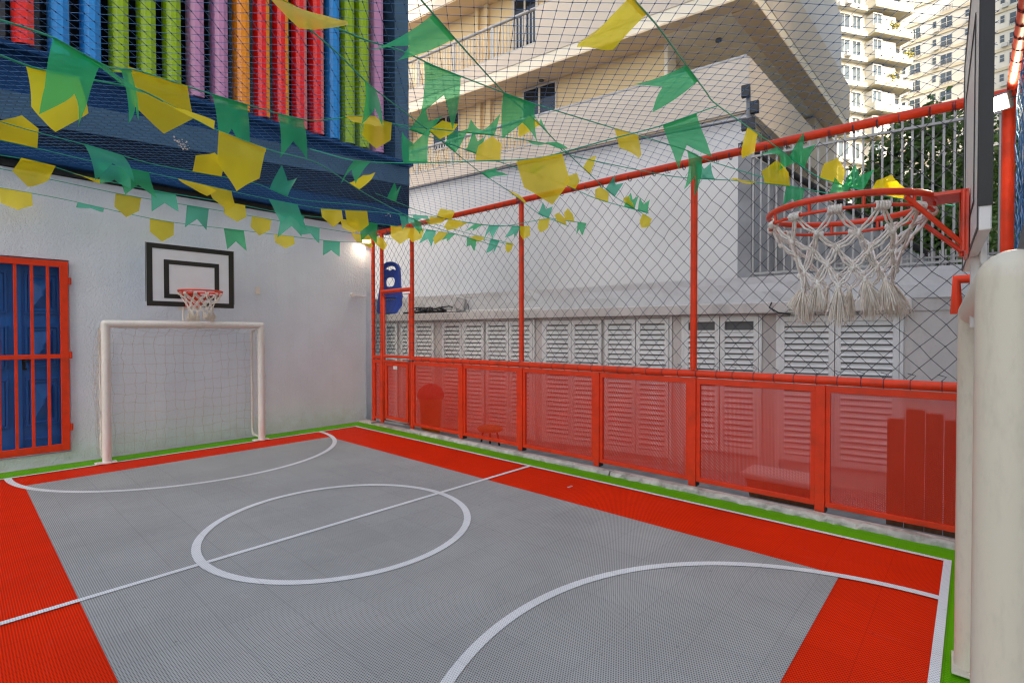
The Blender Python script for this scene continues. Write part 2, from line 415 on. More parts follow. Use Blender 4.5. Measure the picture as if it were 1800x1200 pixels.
M['knot'] = mat('net_knot', (0.012, 0.035, 0.10), 0.8)
M['splash'] = mat('paint_splash', (0.62, 0.56, 0.50), 0.8)
M['tower_pale'] = mat('tower_pale', (0.64, 0.62, 0.54), 0.85, 0.08, 0.15)
M['tower_pale_band'] = mat('tower_pale_band', (0.56, 0.50, 0.36), 0.85, 0.08, 0.15)

# ------------------------------------------------------------------ ground and court
def sheet(name, rects, m, z, kind='structure'):
    b = MB()
    for x0, x1, y0, y1 in rects:
        b.poly([(x0, y0, z), (x1, y0, z), (x1, y1, z), (x0, y1, z)])
    o = b.build(name, m); o['kind'] = kind
    return o

sheet('ground', [(-400, 400, -400, 400)], M['asphalt'], -0.30)
XL, XR, YN, YF = -5.78, -1.10, -7.31, 0.02          # outer edges of the white boundary line
b = MB(); b.box(-7.2, -0.55, -8.2, 0.43, -0.29, -0.004); o = b.build('floor_slab', M['concrete']); o['kind'] = 'structure'
sheet('court_floor_green', [(-6.6, -0.835, -7.48, 0.395)], M['tile_green'], 0.0)
sheet('court_floor_red', [(XL, XR, YN, YF)], M['tile_red'], 0.004)
sheet('court_floor_grey', [(-5.0375, -1.8255, -6.8026, -0.4765)], M['tile_grey'], 0.008)
# painted lines, kept inside one sheet above the tiles
b = MB(); z = 0.012
def lrect(x0, x1, y0, y1): b.poly([(x0, y0, z), (x1, y0, z), (x1, y1, z), (x0, y1, z)])
def arc(cx, cy, r, w, a0, a1, n=96):
    for i in range(n):
        p, q = a0 + (a1 - a0) * i / n, a0 + (a1 - a0) * (i + 1) / n
        b.poly([(cx + (r - w) * cos(p), cy + (r - w) * sin(p), z), (cx + (r + w) * cos(p), cy + (r + w) * sin(p), z),
                (cx + (r + w) * cos(q), cy + (r + w) * sin(q), z), (cx + (r - w) * cos(q), cy + (r - w) * sin(q), z)])
LW = 0.04
lrect(XL, XR, YF - LW, YF); lrect(XL, XR, YN, YN + LW)
lrect(XR - LW, XR, YN + LW, YF - LW); lrect(XL, XL + LW, YN + LW, YF - LW)
YC, XC = -3.70, -3.43
RW = 0.028
# halfway line butts against the circle so no two sheets overlap
R0 = 0.99
for x0, x1 in ((XL + LW, XC - R0 - RW + 0.002), (XC - R0 + RW - 0.002, XC + R0 - RW + 0.002), (XC + R0 + RW - 0.002, XR - LW)):
    lrect(x0, x1, YC - 0.022, YC + 0.022)
arc(XC, YC, R0, RW, 0, 2 * pi, 160)
e = math.asin(0.022 / 1.70)
arc(XC, YF - LW, 1.70, RW, pi, 2 * pi)
arc(XC, YN + LW, 1.66, RW, 0, pi)
for k in range(6):
    x0, y0 = -1.495 + k * .013, -4.515 + (k % 2) * .008
    lrect(x0, x0 + .007, y0, y0 + .026)
o = b.build('court_markings', M['tile_white']); o['kind'] = 'structure'

# kerb along the fence, with chipped edge; the gate opening is left free
def rough_strip(mb, x0, x1, ya, yb, z0, z1, n, jx=0.014, jz=0.010):
    P = []
    for i in range(n + 1):
        y = ya + (yb - ya) * i / n
        j1, j2 = random.uniform(-jx, jx), random.uniform(-jz, jz)
        P.append([(x0 + j1, y, z0), (x0 + j1 * .6 + .004, y, z1 - .022 + j2), (x0 + .022 + j1, y, z1 + j2 * .5), (x1, y, z1)])
    mb.grid(P, False)
    b0 = len(mb.v)
b = MB()
rough_strip(b, -0.832, -0.70, 0.42, 0.02, -0.003, 0.03, 6)
rough_strip(b, -0.832, -0.745, -0.98, -4.55, -0.003, 0.040, 60)
rough_strip(b, -0.838, -0.735, -4.56, -7.47, -0.003, 0.042, 60, 0.02, 0.014)
b.box(-0.83, -0.70, 0.02, -0.98, -0.02, 0.012)
o = b.build('kerb', M['kerb']); o['kind'] = 'structure'
# passage floor behind the fence
sheet('passage_floor', [(-0.54, 3.2, -9.0, 9.0)], M['concrete'], -0.20)

M['reflection_dark'] = mat('reflection_dark', (0.005, 0.012, 0.028), 0.35, 0.3, 2, spec=0.15)  # colour for the dark part of the facade reflection
# ------------------------------------------------------------------ the school building: plaster wall, blue upper storey, fins, door and grille
school = empty('school_building', (-3.0, 0.5, 0), 'white plaster school wall with navy upper storey and rainbow of vertical fins, barred blue door', 'building')
def sch(mb, name, m, bevel=0, parent=None):
    o = mb.build(name, m, None, bevel)
    if parent is None: put(o, school)
    else:
        o.parent = parent; o.matrix_parent_inverse = (Matrix.Translation(school.location)).inverted()
        o.matrix_parent_inverse = Matrix.Identity(4)
    return o
DX0, DX1, DZ0, DZ1 = -5.55, -4.575, 0.135, 2.365
b = MB()
b.box(-9.5, DX0, 0.43, 0.70, -0.25, 3.33); b.box(DX1, -0.655, 0.43, 0.70, -0.25, 3.33)
b.box(DX0, DX1, 0.43, 0.70, -0.25, DZ0); b.box(DX0, DX1, 0.43, 0.70, DZ1, 3.33)
b.box(-0.655, -0.50, 0.47, 0.70, -0.25, 3.33)
wall_o = sch(b, 'ground_floor_wall', M['stucco'])
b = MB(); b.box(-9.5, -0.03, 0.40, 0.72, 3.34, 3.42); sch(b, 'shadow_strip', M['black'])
b = MB()
for x0, x1 in ((-9.5, -7.5), (-7.495, -5.4), (-5.395, -3.3), (-3.295, -1.65), (-1.645, 0.16)):
    b.box(x0, x1, 0.30, 6.0, 3.425, 4.60)
sch(b, 'navy_band', M['navy'], 0.006)
b = MB(); b.box(-9.5, 0.17, 0.16, 0.297, 4.54, 4.60); sch(b, 'ledge', M['navy'], 0.006)
b = MB(); b.hexa([(-9.5, .27, 3.43), (0.165, .27, 4.22), (0.165, .297, 4.22), (-9.5, .297, 3.43), (-9.5, .27, 3.75), (0.165, .27, 4.535), (0.165, .297, 4.535), (-9.5, .297, 3.75)])  # sloping strip built to stand for a reflection in the glossy navy panels
sch(b, 'reflection_strip', M['slate'], 0.004)
b = MB(); b.hexa([(-9.5, .283, 3.428), (0.163, .283, 3.80), (0.163, .298, 3.80), (-9.5, .298, 3.428), (-9.5, .283, 3.43), (0.163, .283, 4.219), (0.163, .298, 4.219), (-9.5, .298, 3.43)])  # dark part of the same reflection, modelled as a wedge
sch(b, 'dark_reflection_strip', M['reflection_dark'])
b = MB(); b.box(-9.5, 0.16, 0.62, 6.0, 4.605, 9.5); sch(b, 'glazing', M['dark_glass'])
b = MB()
for x in (-5.1, -4.27, -3.44, -2.6, -1.76, -0.93, -0.33): b.box(x - .03, x + .03, 0.50, 0.615, 4.605, 9.5)
b.box(-9.5, -0.38, 0.51, 0.612, 6.9, 6.97)
sch(b, 'window_frames', M['dark_grey'])
b = MB(); b.box(-0.14, 0.16, 0.28, 0.60, 4.605, 9.5); sch(b, 'corner_cladding', M['slate'], 0.006)
fins = [(-5.30, 'O', 'O'), (-4.955, 'R', 'r'), (-4.665, 'B', 'B'), (-4.385, 'B', 'B'), (-4.12, 'G', 'G'), (-3.845, 'G', 'G'), (-3.575, 'G', 'G'),
        (-3.31, 'P', 'P'), (-3.02, 'P', 'P'), (-2.74, 'O', 'o'), (-2.465, 'R', 'o'), (-2.19, 'R', 'o'), (-1.91, 'R', 's'), (-1.64, 'R', 's'),
        (-1.37, 'B', 'B'), (-1.105, 'G', 'G'), (-0.84, 'G', 'G'), (-0.555, 'P', 'P')]
for x, c, e in fins:
    b = MB()
    # folded-metal blade: hollow curved flank on the left, flat edge face on the right
    sec = [(-0.085, 0.30), (-0.078, 0.25), (-0.055, 0.20), (-0.015, 0.16), (0.035, 0.135)]
    back = [(0.088, 0.150), (0.088, 0.32), (0.05, 0.33)]
    pts = sec + back
    n = len(pts)
    for i in range(n):
        p, q = pts[i], pts[(i + 1) % n]
        b.cur = 1 if i == len(sec) - 1 else 0
        b.poly([(x + p[0], p[1], 4.62), (x + q[0], q[1], 4.62), (x + q[0], q[1], 9.4), (x + p[0], p[1], 9.4)])
    b.cur = 0
    b.poly([(x + p[0], p[1], 4.62) for p in reversed(pts)])
    sch(b, 'facade_fin', [FIN[c], FIN[e]])
# blue panelled double door in its reveal
door = MB()
door.box(DX0 + .01, -5.005, 0.55, 0.60, DZ0 + .01, DZ1 - .01); door.box(-4.995, DX1 - .01, 0.545, 0.60, DZ0 + .01, DZ1 - .01)
door_o = sch(door, 'door', M['blue_wood'])
def kid(mb, name, m, par, bevel=0):
    o = mb.build(name, m, None, bevel); o.parent = par
    o.matrix_parent_inverse = Matrix.Translation(school.location).inverted() @ Matrix.Identity(4)
    o.matrix_parent_inverse = Matrix.Identity(4)
    return o
b = MB()
def raised(x0, x1, z0, z1, y=0.545):
    for k, (d, w) in enumerate(((0.024, 0.0), (0.016, 0.03))):
        for a in ((x0 + w, x1 - w, z0 + w, z0 + w + .018), (x0 + w, x1 - w, z1 - w - .018, z1 - w), (x0 + w, x0 + w + .018, z0 + w + .018, z1 - w - .018), (x1 - w - .018, x1 - w, z0 + w + .018, z1 - w - .018)):
            b.box(a[0], a[1], y - d, y - .0005, a[2], a[3])
    i = .06; xm, zm = (x0 + x1) / 2, (z0 + z1) / 2
    A = [(x0 + i, y - .002, z0 + i), (x1 - i, y - .002, z0 + i), (x1 - i, y - .002, z1 - i), (x0 + i, y - .002, z1 - i)]
    c = .03
    B = [(xm - c * .3, y - .075, zm - c), (xm + c * .3, y - .075, zm - c), (xm + c * .3, y - .075, zm + c), (xm - c * .3, y - .075, zm + c)]
    for k in range(4): b.poly([A[k], A[(k + 1) % 4], B[(k + 1) % 4], B[k]])
    b.poly(B)
for z0, z1 in ((1.74, 2.20), (1.12, 1.60), (0.46, 1.00)):
    raised(-4.945, -4.655, z0, z1); raised(-5.47, -5.09, z0, z1, .55)
b.box(-5.03, -4.975, 0.53, 0.5445, DZ0 + .02, DZ1 - .02)
b.box(-4.955, -4.60, 0.532, 0.5445, 0.30, 0.325)
kid(b, 'raised_panels', M['blue_wood'], door_o)
b = MB(); b.tube([(-4.955, .52, 1.20), (-4.955, .495, 1.20), (-4.90, .49, 1.20)], .010); b.box(-4.975, -4.935, .535, .5445, 1.10, 1.25)
kid(b, 'handle', M['black'], door_o)
b = MB()
gy0, gy1 = 0.395, 0.430
b.box(-5.6, -4.66, gy0, gy1, 2.275, 2.345); b.box(-5.6, -4.66, gy0, gy1, 0.155, 0.235); b.box(-4.66, -4.585, gy0, gy1, 0.155, 2.345)
b.box(-5.6, -4.66, gy0 + .003, gy1 - .003, 1.225, 1.275)
for x in (-5.30, -5.165, -5.03, -4.896, -4.762): b.box(x - .014, x + .014, gy0 + .006, gy1 - .006, 0.235, 2.275)
for z in (0.42, 1.26, 2.12): b.tube([(-4.572, .41, z - .04), (-4.572, .41, z + .04)], .016)
sch(b, 'security_grille', M['red'], 0.003)
b = MB(); b.box(-2.50, -2.43, 0.415, 0.43, 2.09, 2.20); sch(b, 'blank_switch_plate', M['white_metal'], 0.003)
b = MB(); b.tube([(-0.92, .43, 2.165), (-0.92, .40, 2.165)], .035, 12); b.tube([(-0.92, .412, 2.165), (-0.66, .412, 2.150)], .006); sch(b, 'wall_hook', M['white_metal'])

b = MB(); rnd = random.Random(31)
for cx_, cz_, k in ((-3.43, 3.96, 26), (-3.50, 4.02, 8), (-0.30, 3.62, 6)):
    for i in range(k):
        x, z = cx_ + rnd.gauss(0, .035), cz_ + rnd.gauss(0, .03); r = rnd.uniform(.004, .013)
        b.poly([(x + r * rnd.uniform(.6, 1.4) * cos(a), .2665, z + r * rnd.uniform(.6, 1.4) * sin(a)) for a in [2 * pi * q / 6 for q in range(6)]][::-1])
sch(b, 'paint_splash', M['splash'])['kind'] = 'stuff'
# ------------------------------------------------------------------ goals
def make_goal(loc, rot, label, depth, net):
    g = empty('futsal_goal', loc, label, 'goal')
    g.rotation_euler.z = rot
    r = 0.045; hw = 0.866 if net else 0.892; H = 1.668 if net else 1.645; paint = M['white_metal'] if net else M['warm_lit_metal']
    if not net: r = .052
    for s in (-1, 1):
        b = MB(); b.tube([(s * hw, 0, 0), (s * hw, 0, H - r)], r, 20); b.ball((s * hw, 0, H - r), r, 20, 10); b.build('post', paint, g)
        b = MB(); b.box(s * hw - .11, s * hw + .09, -.06, .06, 0.013, 0.024)
        for q in (-.085, .068): b.tube([(s * hw + q, 0, .02), (s * hw + q, 0, .034)], .009, 6)
        b.build('base_plate', paint, g, 0.003)
    b = MB(); b.tube([(-hw, 0, H - r), (hw, 0, H - r)], r, 20, caps=False); b.build('crossbar', paint, g)
    if net:
        for s in (-1, 1):
            x = s * (hw + .0)
            b = MB()
            b.tube([(x, .04, .05), (x, depth - .06, .05), (x, depth - .02, .07), (x, depth, .12), (x, depth, 1.50), (x, depth - .03, 1.56), (x, .04, 1.60)], .016, 8)
            b.build('rear_frame', M['white_metal'], g)
        # hanging net: back sheet and two side sheets of sagging cord
        b = MB(); cell = 0.12
        rnd = random.Random(3)
        def back(u, v):      # u across, v from the crossbar down
            x = -hw + 2 * hw * u
            if v < .12: y = .03 + (depth - .06) * v / .12; z = H - .06 - .04 * v / .12 - .05 * sin(pi * u)
            else:
                t = (v - .12) / .88
                y = depth - .03 - .05 * sin(pi * t) * sin(pi * u); z = (H - .10 - .05 * sin(pi * u)) * (1 - t) + .05 * t
            return Vector((x, y, z))
        nu, nv = 16, 14
        P = [[back(i / nu, j / nv) + Vector((rnd.uniform(-.02, .02), rnd.uniform(-.01, .01), rnd.uniform(-.02, .02))) for i in range(nu + 1)] for j in range(nv + 1)]
        def sub(pts, k=3):
            out = []
            for a, c in zip(pts, pts[1:]):
                for q in range(k):
                    t = q / k; p = a.lerp(c, t); p += Vector((rnd.uniform(-.007, .007), 0, rnd.uniform(-.005, .005) - .006 * sin(pi * t))); out.append(p)
            return out + [pts[-1]]
        for row in P: b.tube(sub(row), .0022, 3)
        for i in range(nu + 1): b.tube(sub([P[j][i] for j in range(nv + 1)]), .0022, 3)
        for s in (-1, 1):
            Q = []
            for j in range(15):
                t = j / 14; z = (H - .1) * (1 - t) + .05 * t
                Q.append([Vector((s * (hw + .03 + .03 * sin(pi * t) + rnd.uniform(-.015, .02)), .03 + (depth - .05) * k / 4, z + rnd.uniform(-.02, .02))) for k in range(5)])
            for row in Q: b.tube(row, .0024, 3)
            for k in range(5): b.tube([row[k] for row in Q], .0024, 3)
        b.build('net', M['net_white'], g)
    return g
make_goal((-3.442, 0.03, 0), 0, 'white tube goal with a hanging net against the white wall at the far end', .33, True)
near_goal = make_goal((-3.375, -7.429, 0), pi + radians(1.75), 'white tube goal seen end-on at the right edge, one thick post close up', .05, False)
b = MB()
b.hexa([(0.42, .030, 1.56), (1.30, .050, 1.98), (1.30, .060, 1.98), (0.42, .040, 1.56), (0.42, .030, 1.66), (1.30, .050, 2.10), (1.30, .060, 2.10), (0.42, .040, 1.66)])
b.build('diagonal_brace', M['dark_grey'], near_goal, 0.002)

# ------------------------------------------------------------------ basketball hoops (local: board face in plane y = 0, hoop towards +y)
def make_hoop(loc, label, lw):
    h = empty('basketball_hoop', loc, label, 'basketball hoop')
    bw, z0, z1, th = (0.515 if lw < 1 else 0.50), 1.735, 2.52, 0.022
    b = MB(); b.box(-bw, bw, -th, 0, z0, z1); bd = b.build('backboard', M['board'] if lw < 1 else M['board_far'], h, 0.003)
    b = MB()
    def ring(x0, x1, a0, a1, w, y0, y1):
        b.box(x0, x1, y0, y1, a0, a0 + w); b.box(x0, x1, y0, y1, a1 - w, a1); b.box(x0, x0 + w, y0, y1, a0 + w, a1 - w); b.box(x1 - w, x1, y0, y1, a0 + w, a1 - w)
    ring(-bw + .004, bw - .004, z0 + .004, z1 - .004, .062 * lw, .0006, .003)
    ring(-.315, .315, z0 + .105, z0 + .59, .056 * lw, .0006, .003)
    b.box(-bw - .003, -bw - .0005, -th - .001, .001, z0 + .055, z1); b.box(bw + .0005, bw + .003, -th - .001, .001, z0 + .055, z1)
    b.build('painted_lines', M['black'], bd)
    b = MB()
    b.tube([(0.02, -.030, 1.52), (0.02, -.030, 1.735)], .026, 12); b.tube([(.10, -.025, 1.55), (.10, -.025, 1.735)], .012, 8)
    b.box(-.10, .16, -.036, -.0225, 1.70, 1.80)
    b.build('pole', M['white_metal'], h)
    R, zc, yc = .237, 1.925, .318
    b = MB()
    b.tube([(R * cos(2 * pi * i / 64), yc + R * sin(2 * pi * i / 64), zc) for i in range(64)], .0105, 10, closed=True)
    R2 = R - .004; z2 = zc - .038
    b.tube([(R2 * cos(2 * pi * i / 64), yc + R2 * sin(2 * pi * i / 64), z2) for i in range(64)], .0055, 8, closed=True)
    for k in range(10):
        a = 2 * pi * (k + .5) / 10
        b.tube([(R * cos(a), yc + R * sin(a), zc), (R2 * cos(a), yc + R2 * sin(a), z2)], .005, 6)
    b.build('rim', M['rim'], h)
    b = MB()
    b.hexa([(-.075, .003, zc - .006), (.075, .003, zc - .006), (.075, yc - R + .03, zc - .006), (-.075, yc - R + .03, zc - .006), (-.075, .003, zc + .004), (.075, .003, zc + .004), (.075, yc - R + .03, zc + .004), (-.075, yc - R + .03, zc + .004)])
    b.box(-.085, .085, .003, .010, zc - .19, zc - .0065)
    for s in (-1, 1):
        b.tube([(s * .155, yc - .17, zc - .012), (s * .075, .012, zc - .165)], .0075, 8)
        b.tube([(s * .08, .014, zc - .18), (s * .08, .014, zc)], .007, 8)
    b.build('bracket', M['rim'], h, 0.0)
    # rope net: 12 hitches on the thin ring, doubled cords crossing in diamonds, knotted into tassels
    rnd = random.Random(11)
    nk = 12
    lev = [(R2, z2), (.192, z2 - .062), (.156, z2 - .118), (.138, z2 - .170), (.130, z2 - .222)]
    nodes = []
    for i, (rr, zz) in enumerate(lev):
        row = []
        for k in range(nk):
            a = 2 * pi * (k + .5 * (i % 2)) / nk + rnd.uniform(-.04, .04) * (i > 0)
            q = rr * (1 + rnd.uniform(-.05, .05) * (i > 0))
            row.append(Vector((q * cos(a), yc + q * sin(a), zz + rnd.uniform(-.012, .012) * (i > 0))))
        nodes.append(row)
    b = MB(); rp = .0033
    for i in range(len(lev) - 1):
        for k in range(nk):
            for j in ((k, k - 1) if i % 2 == 0 else (k, (k + 1) % nk)):
                p, q = nodes[i][k], nodes[i + 1][j]
                for off in (-.004, .004):
                    side = (q - p).cross(Vector((p.x, p.y - yc, 0))).normalized() * off
                    pts = [p, p.lerp(q, .2) + side, p.lerp(q, .5) + side * 1.5 + Vector((0, 0, -.006)), p.lerp(q, .8) + side, q]
                    b.tube(pts, [rp * .8, rp, rp * 1.05, rp, rp * .8], 6)
    for i in range(1, len(lev)):
        for k in range(nk):
            p = nodes[i][k]
            b.ball(p, .0088, 7, 5, rnd.uniform(.8, 1.1), rnd.uniform(.8, 1.1), rnd.uniform(1.0, 1.7))
    for k in range(nk):      # hitches wrapped round the thin ring
        a0 = 2 * pi * k / nk
        for w in range(5):
            a = a0 + (w - 2) * .033
            c = Vector((R2 * cos(a), yc + R2 * sin(a), z2)); er = Vector((cos(a), sin(a), 0))
            b.tube([c + er * .0105 * cos(t) + Vector((0, 0, .0105 * sin(t))) for t in [2 * pi * g / 8 for g in range(8)]], .0046, 5, closed=True)
    b.build('net', M['rope'], h)
    b = MB()
    for k in range(nk):
        p = nodes[-1][k]; ax = Vector((p.x, p.y - yc, 0)).normalized() * .10 + Vector((rnd.uniform(-.25, .25), rnd.uniform(-.25, .25), -1)); ax.normalize()
        ln = rnd.uniform(.085, .125)
        u = ax.orthogonal().normalized(); w = ax.cross(u)
        for s in range(85):
            a, q = rnd.uniform(0, 2 * pi), rnd.random() ** .5
            d = (u * cos(a) + w * sin(a)) * q
            L = ln * rnd.uniform(.7, 1.05)
            bend = Vector((rnd.uniform(-1, 1), rnd.uniform(-1, 1), 0)) * .006
            b.tube([p + d * .004, p + ax * L * .35 + d * .013 + bend, p + ax * L * .7 + d * .022 + bend * 1.5, p + ax * L + d * .029 + bend * 2 + Vector((0, 0, -.01 * q))], [.0016, .0014, .0012, .0006], 3)
    b.build('tassel_fringe', M['fibre'], h)
    return h
M['board'] = mat('board_white', (0.80, 0.77, 0.73), 0.4, 0.05, 5)
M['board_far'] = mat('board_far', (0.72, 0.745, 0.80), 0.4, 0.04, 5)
M['rim'] = mat('rim_red', (0.72, 0.05, 0.012), 0.35, 0.15, 15, dirt=(0.40, 0.05, 0.02), dscale=14, damt=0.6)
hoop = make_hoop((-3.405, -7.390, 0), 'near hoop seen from the side, red double rim with a thick white rope net', .12)
hoop.rotation_euler = (0, 0, radians(2.2))
h2 = make_hoop((-3.395, 0.11, 0.115), '', 1.0); h2.rotation_euler = (0, 0, pi)
h2['label'] = 'small far hoop with black-edged white backboard above the goal on the white wall'

# ------------------------------------------------------------------ red fence along the right side
FX = -0.66
fence = empty('red_fence', (FX, -3.6, 0), 'red tube fence with perforated lower panels and dark diamond netting along the right side', 'fence')
def fen(mb, name, m, bevel=0):
    o = mb.build(name, m, None, bevel); put(o, fence); return o
for y in (0.19, -0.07, -0.90, -3.17, -5.39):
    b = MB(); b.tube([(FX, y, 0.02 if y > -1 else 1.155), (FX, y, 3.19)], .032, 14); fen(b, 'upper_post', M['red'])
b = MB(); b.tube([(FX, -7.565, 0.02), (FX, -7.565, 3.12)], .035, 16); fen(b, 'corner_post', M['red'])
for y in (-2.06, -3.17, -4.30, -5.39, -6.47):
    b = MB(); b.box(FX - .035, FX + .035, y - .036, y + .036, 0.03, 1.075); fen(b, 'lower_post', M['red'], .004)
    b = MB(); b.box(FX - .030, FX + .045, y - .044, y - .0365, 0.03, .075); fen(b, 'post_foot', M['black'])
b = MB(); b.tube([(FX, 0.20, 3.205), (FX, -2.0, 3.19), (FX, -4.3, 3.175), (FX, -6.5, 3.15), (FX, -7.565, 3.125)], .036, 14); fen(b, 'top_rail', M['red'])
b = MB(); b.tube([(FX, -0.93, 1.115), (FX, -7.47, 1.115)], .036, 14); b.tube([(FX, .16, 1.115), (FX, -.04, 1.115)], .03, 12); fen(b, 'middle_rail', M['red'])
b = MB(); b.tube([(FX, -.07, 2.205), (FX, -.90, 2.205)], .034, 12); fen(b, 'gate_head', M['red'])
edges = [(-0.93, -2.024), (-2.096, -3.134), (-3.206, -4.264), (-4.336, -5.354), (-5.426, -6.434), (-6.506, -7.46)]
for y1, y0 in edges + [(.165, -.042)]:
    f = .036
    b = MB()
    for a in ((y0, y1, 1.018, 1.074), (y0, y1, .072, .112), (y0, y0 + f, .112, 1.018), (y1 - f, y1, .112, 1.018)):
        b.box(FX - .018, FX + .018, a[0], a[1], a[2], a[3])
    fen(b, 'panel_frame', M['red'], .003)
    b = MB(); b.box(FX + .004, FX + .0065, y0 + f * .5, y1 - f * .5, .10, 1.03)
    fen(b, 'perforated_panel', M['perf'])
gate = MB()
gt = .024
gate.tube([(FX, -.125, .07), (FX, -.125, 2.135), (FX, -.845, 2.135), (FX, -.845, .07)], gt, 12, closed=True)
gate.tube([(FX, -.125, 1.135), (FX, -.845, 1.135)], gt, 12); gate.tube([(FX, -.125, 1.05), (FX, -.845, 1.05)], gt * .8, 12)
gate_o = fen(gate, 'gate', M['red'])
def gk(mb, name, m):
    o = mb.build(name, m); o.parent = gate_o; return o
b = MB()
for a in ((-.80, -.17, .98, 1.03), (-.80, -.17, .10, .15), (-.80, -.75, .15, .98), (-.22, -.17, .15, .98)): b.box(FX - .015, FX + .015, *a)
gk(b, 'panel_frame', M['red'])
b = MB(); b.box(FX + .004, FX + .0065, -.78, -.19, .12, 1.0); gk(b, 'perforated_panel', M['perf'])
b = MB(); b.tube([(FX - .035, -.80, 1.09), (FX - .035, -.96, 1.085)], .010, 8); b.tube([(FX - .035, -.87, 1.09), (FX - .07, -.87, 1.05)], .008, 8); gk(b, 'latch', M['dark_grey'])
b = MB(); b.box(FX - .030, FX - .022, -.53, -.43, .93, .985); gk(b, 'blank_tag', M['white_metal'])

def diamond_net(b, y0, y1, z0, z1, w, h, r, x=FX, seed=1, axis='y', sag=.02):
    """vertical netting hung in diamonds: zig-zag cords that meet in small knots"""
    rnd = random.Random(seed)
    nc = max(2, round(abs(y1 - y0) / w)); nr = max(2, round((z1 - z0) / h))
    w = (y1 - y0) / nc; h = (z1 - z0) / nr
    off = {}
    def pt(i, j):       # i in half cells across, j in half cells up
        k = (i, j)
        if k not in off:
            edge = i in (0, 2 * nc) or j in (0, 2 * nr)
            off[k] = (0, 0, 0) if edge else (rnd.uniform(-sag, sag) * .6, rnd.uniform(-w, w) * .05, rnd.uniform(-h, h) * .05)
        o = off[k]
        q = (x + o[0], y0 + w * i / 2 + o[1], z0 + h * j / 2 + o[2])
        return q if axis == 'y' else (q[1], q[0], q[2])
    for s in range(-2 * nr, 2 * nc + 1, 2):
        a = [pt(s + j, j) for j in range(0, 2 * nr + 1) if 0 <= s + j <= 2 * nc]
        if len(a) > 1: b.tube(a, r, 4, caps=False)
    for s in range(0, 2 * nc + 2 * nr + 1, 2):
        a = [pt(s - j, j) for j in range(0, 2 * nr + 1) if 0 <= s - j <= 2 * nc]
        if len(a) > 1: b.tube(a, r, 4, caps=False)
    for (i, j) in off:
        b.oct(pt(i, j), r * 2.1)
b = MB()
for k, (y1, y0) in enumerate(((-0.93, -3.14), (-3.20, -5.36), (-5.42, -7.47))):
    diamond_net(b, y0, y1, 1.16, 3.14 - .03 * k, .142, .157, .0022, seed=k + 1)
diamond_net(b, -.87, -.10, 2.24, 3.17, .13, .15, .0029, seed=8)
diamond_net(b, -.80, -.16, 1.17, 2.10, .12, .14, .0029, seed=9)
diamond_net(b, -.05, .16, 1.15, 3.17, .10, .14, .0029, seed=10)
fen(b, 'netting', M['net_dark'])
b = MB()      # cord lacing that ties the nets to the rails
rnd = random.Random(5)
def loop(c, ax, r, k=2):
    u = Vector(ax).orthogonal().normalized(); w = Vector(ax).normalized().cross(u)
    for q in range(k):
        c2 = Vector(c) + Vector(ax) * rnd.uniform(-.012, .012)
        b.tube([c2 + (u * cos(t) + w * sin(t)) * r for t in [2 * pi * g / 10 for g in range(10)]], .0026, 4, closed=True)
y = .1
while y > -7.45:
    loop((FX, y, 3.195 - max(0, -y) * .0095), (0, 1, 0), .0385); y -= rnd.uniform(.13, .19)
y = -1.0
while y > -7.4:
    loop((FX, y, 1.115), (0, 1, 0), .0385, 1)
    b.tube([(FX, y, 1.15), (FX - .006, y - .03, 1.185), (FX + .004, y + .02, 1.20)], .003, 4); y -= rnd.uniform(.15, .19)
for py in (-.07, -.90, .19):
    z = 1.25
    while z < 3.1: loop((FX, py, z), (0, 0, 1), .0345, 1); z += rnd.uniform(.10, .16)
for y in (-3.2, -5.9): 
    for q in range(5): b.tube([(FX - .03, y + q * .02, 3.13), (FX - .035, y + .05 + q * .01, 3.22), (FX + .03, y + .06, 3.22)], .004, 4)
fen(b, 'lacing', M['net_dark'])['kind'] = 'stuff'
b = MB(); b.tube([(FX - .02, -7.62, 1.885), (FX - .02, -7.31, 1.885), (FX - .02, -7.31, 1.64)], .036, 14); fen(b, 'elbow_pipe', M['red'])

# fence that closes the near end, just behind the camera's right shoulder
end = empty('end_fence', (-2.0, -7.56, 0), 'red rail rising to the top right corner with dense blue netting below it', 'fence')
b = MB(); b.tube([(FX - .02, -7.59, 3.125), (-3.0, -7.595, 3.18), (-7.0, -7.595, 3.2)], .040, 14); put(b.build('top_rail', M['red']), end)
b = MB(); diamond_net(b, -4.6, -.72, 1.2, 3.10, .13, .15, .0026, x=-7.60, seed=21, axis='x', sag=.015); put(b.build('netting', M['net_blue']), end)
b = MB()
for i in range(26):
    c = (-.8 - i * .15, -7.594, 3.13 + i * .0035); loop(c, (1, 0, 0), .043)
put(b.build('lacing', M['net_dark']), end)['kind'] = 'stuff'

# ------------------------------------------------------------------ safety net over the court
b = MB()
rnd = random.Random(4)
NX0, NX1, NY0, NY1 = -8.2, FX, -7.5, 0.27
ph = [rnd.uniform(0, 6.28) for _ in range(6)]
def net_z(x, y):
    u = (x - NX0) / (NX1 - NX0); v = (y - NY0) / (NY1 - NY0)
    rail = 3.215 - .011 * (NY1 - y)
    dx = NX1 - x; dy = NY1 - y
    z = rail + .24 * (1 - math.exp(-dx / .45)) + .06 * (1 - math.exp(-dy / .5))
    sag = .06 * sin(pi * min(1, max(0, u))) * sin(pi * min(1, max(0, v)))
    return z - sag + .012 * sin(2.1 * x + ph[0]) * sin(1.7 * y + ph[1]) * (u < .97) * (v < .97)
cell = 0.080; rr = .0019
dirs = ((radians(46.5), 0), (radians(46.5 + 90), 1))
cxn, cyn = (NX0 + NX1) / 2, (NY0 + NY1) / 2
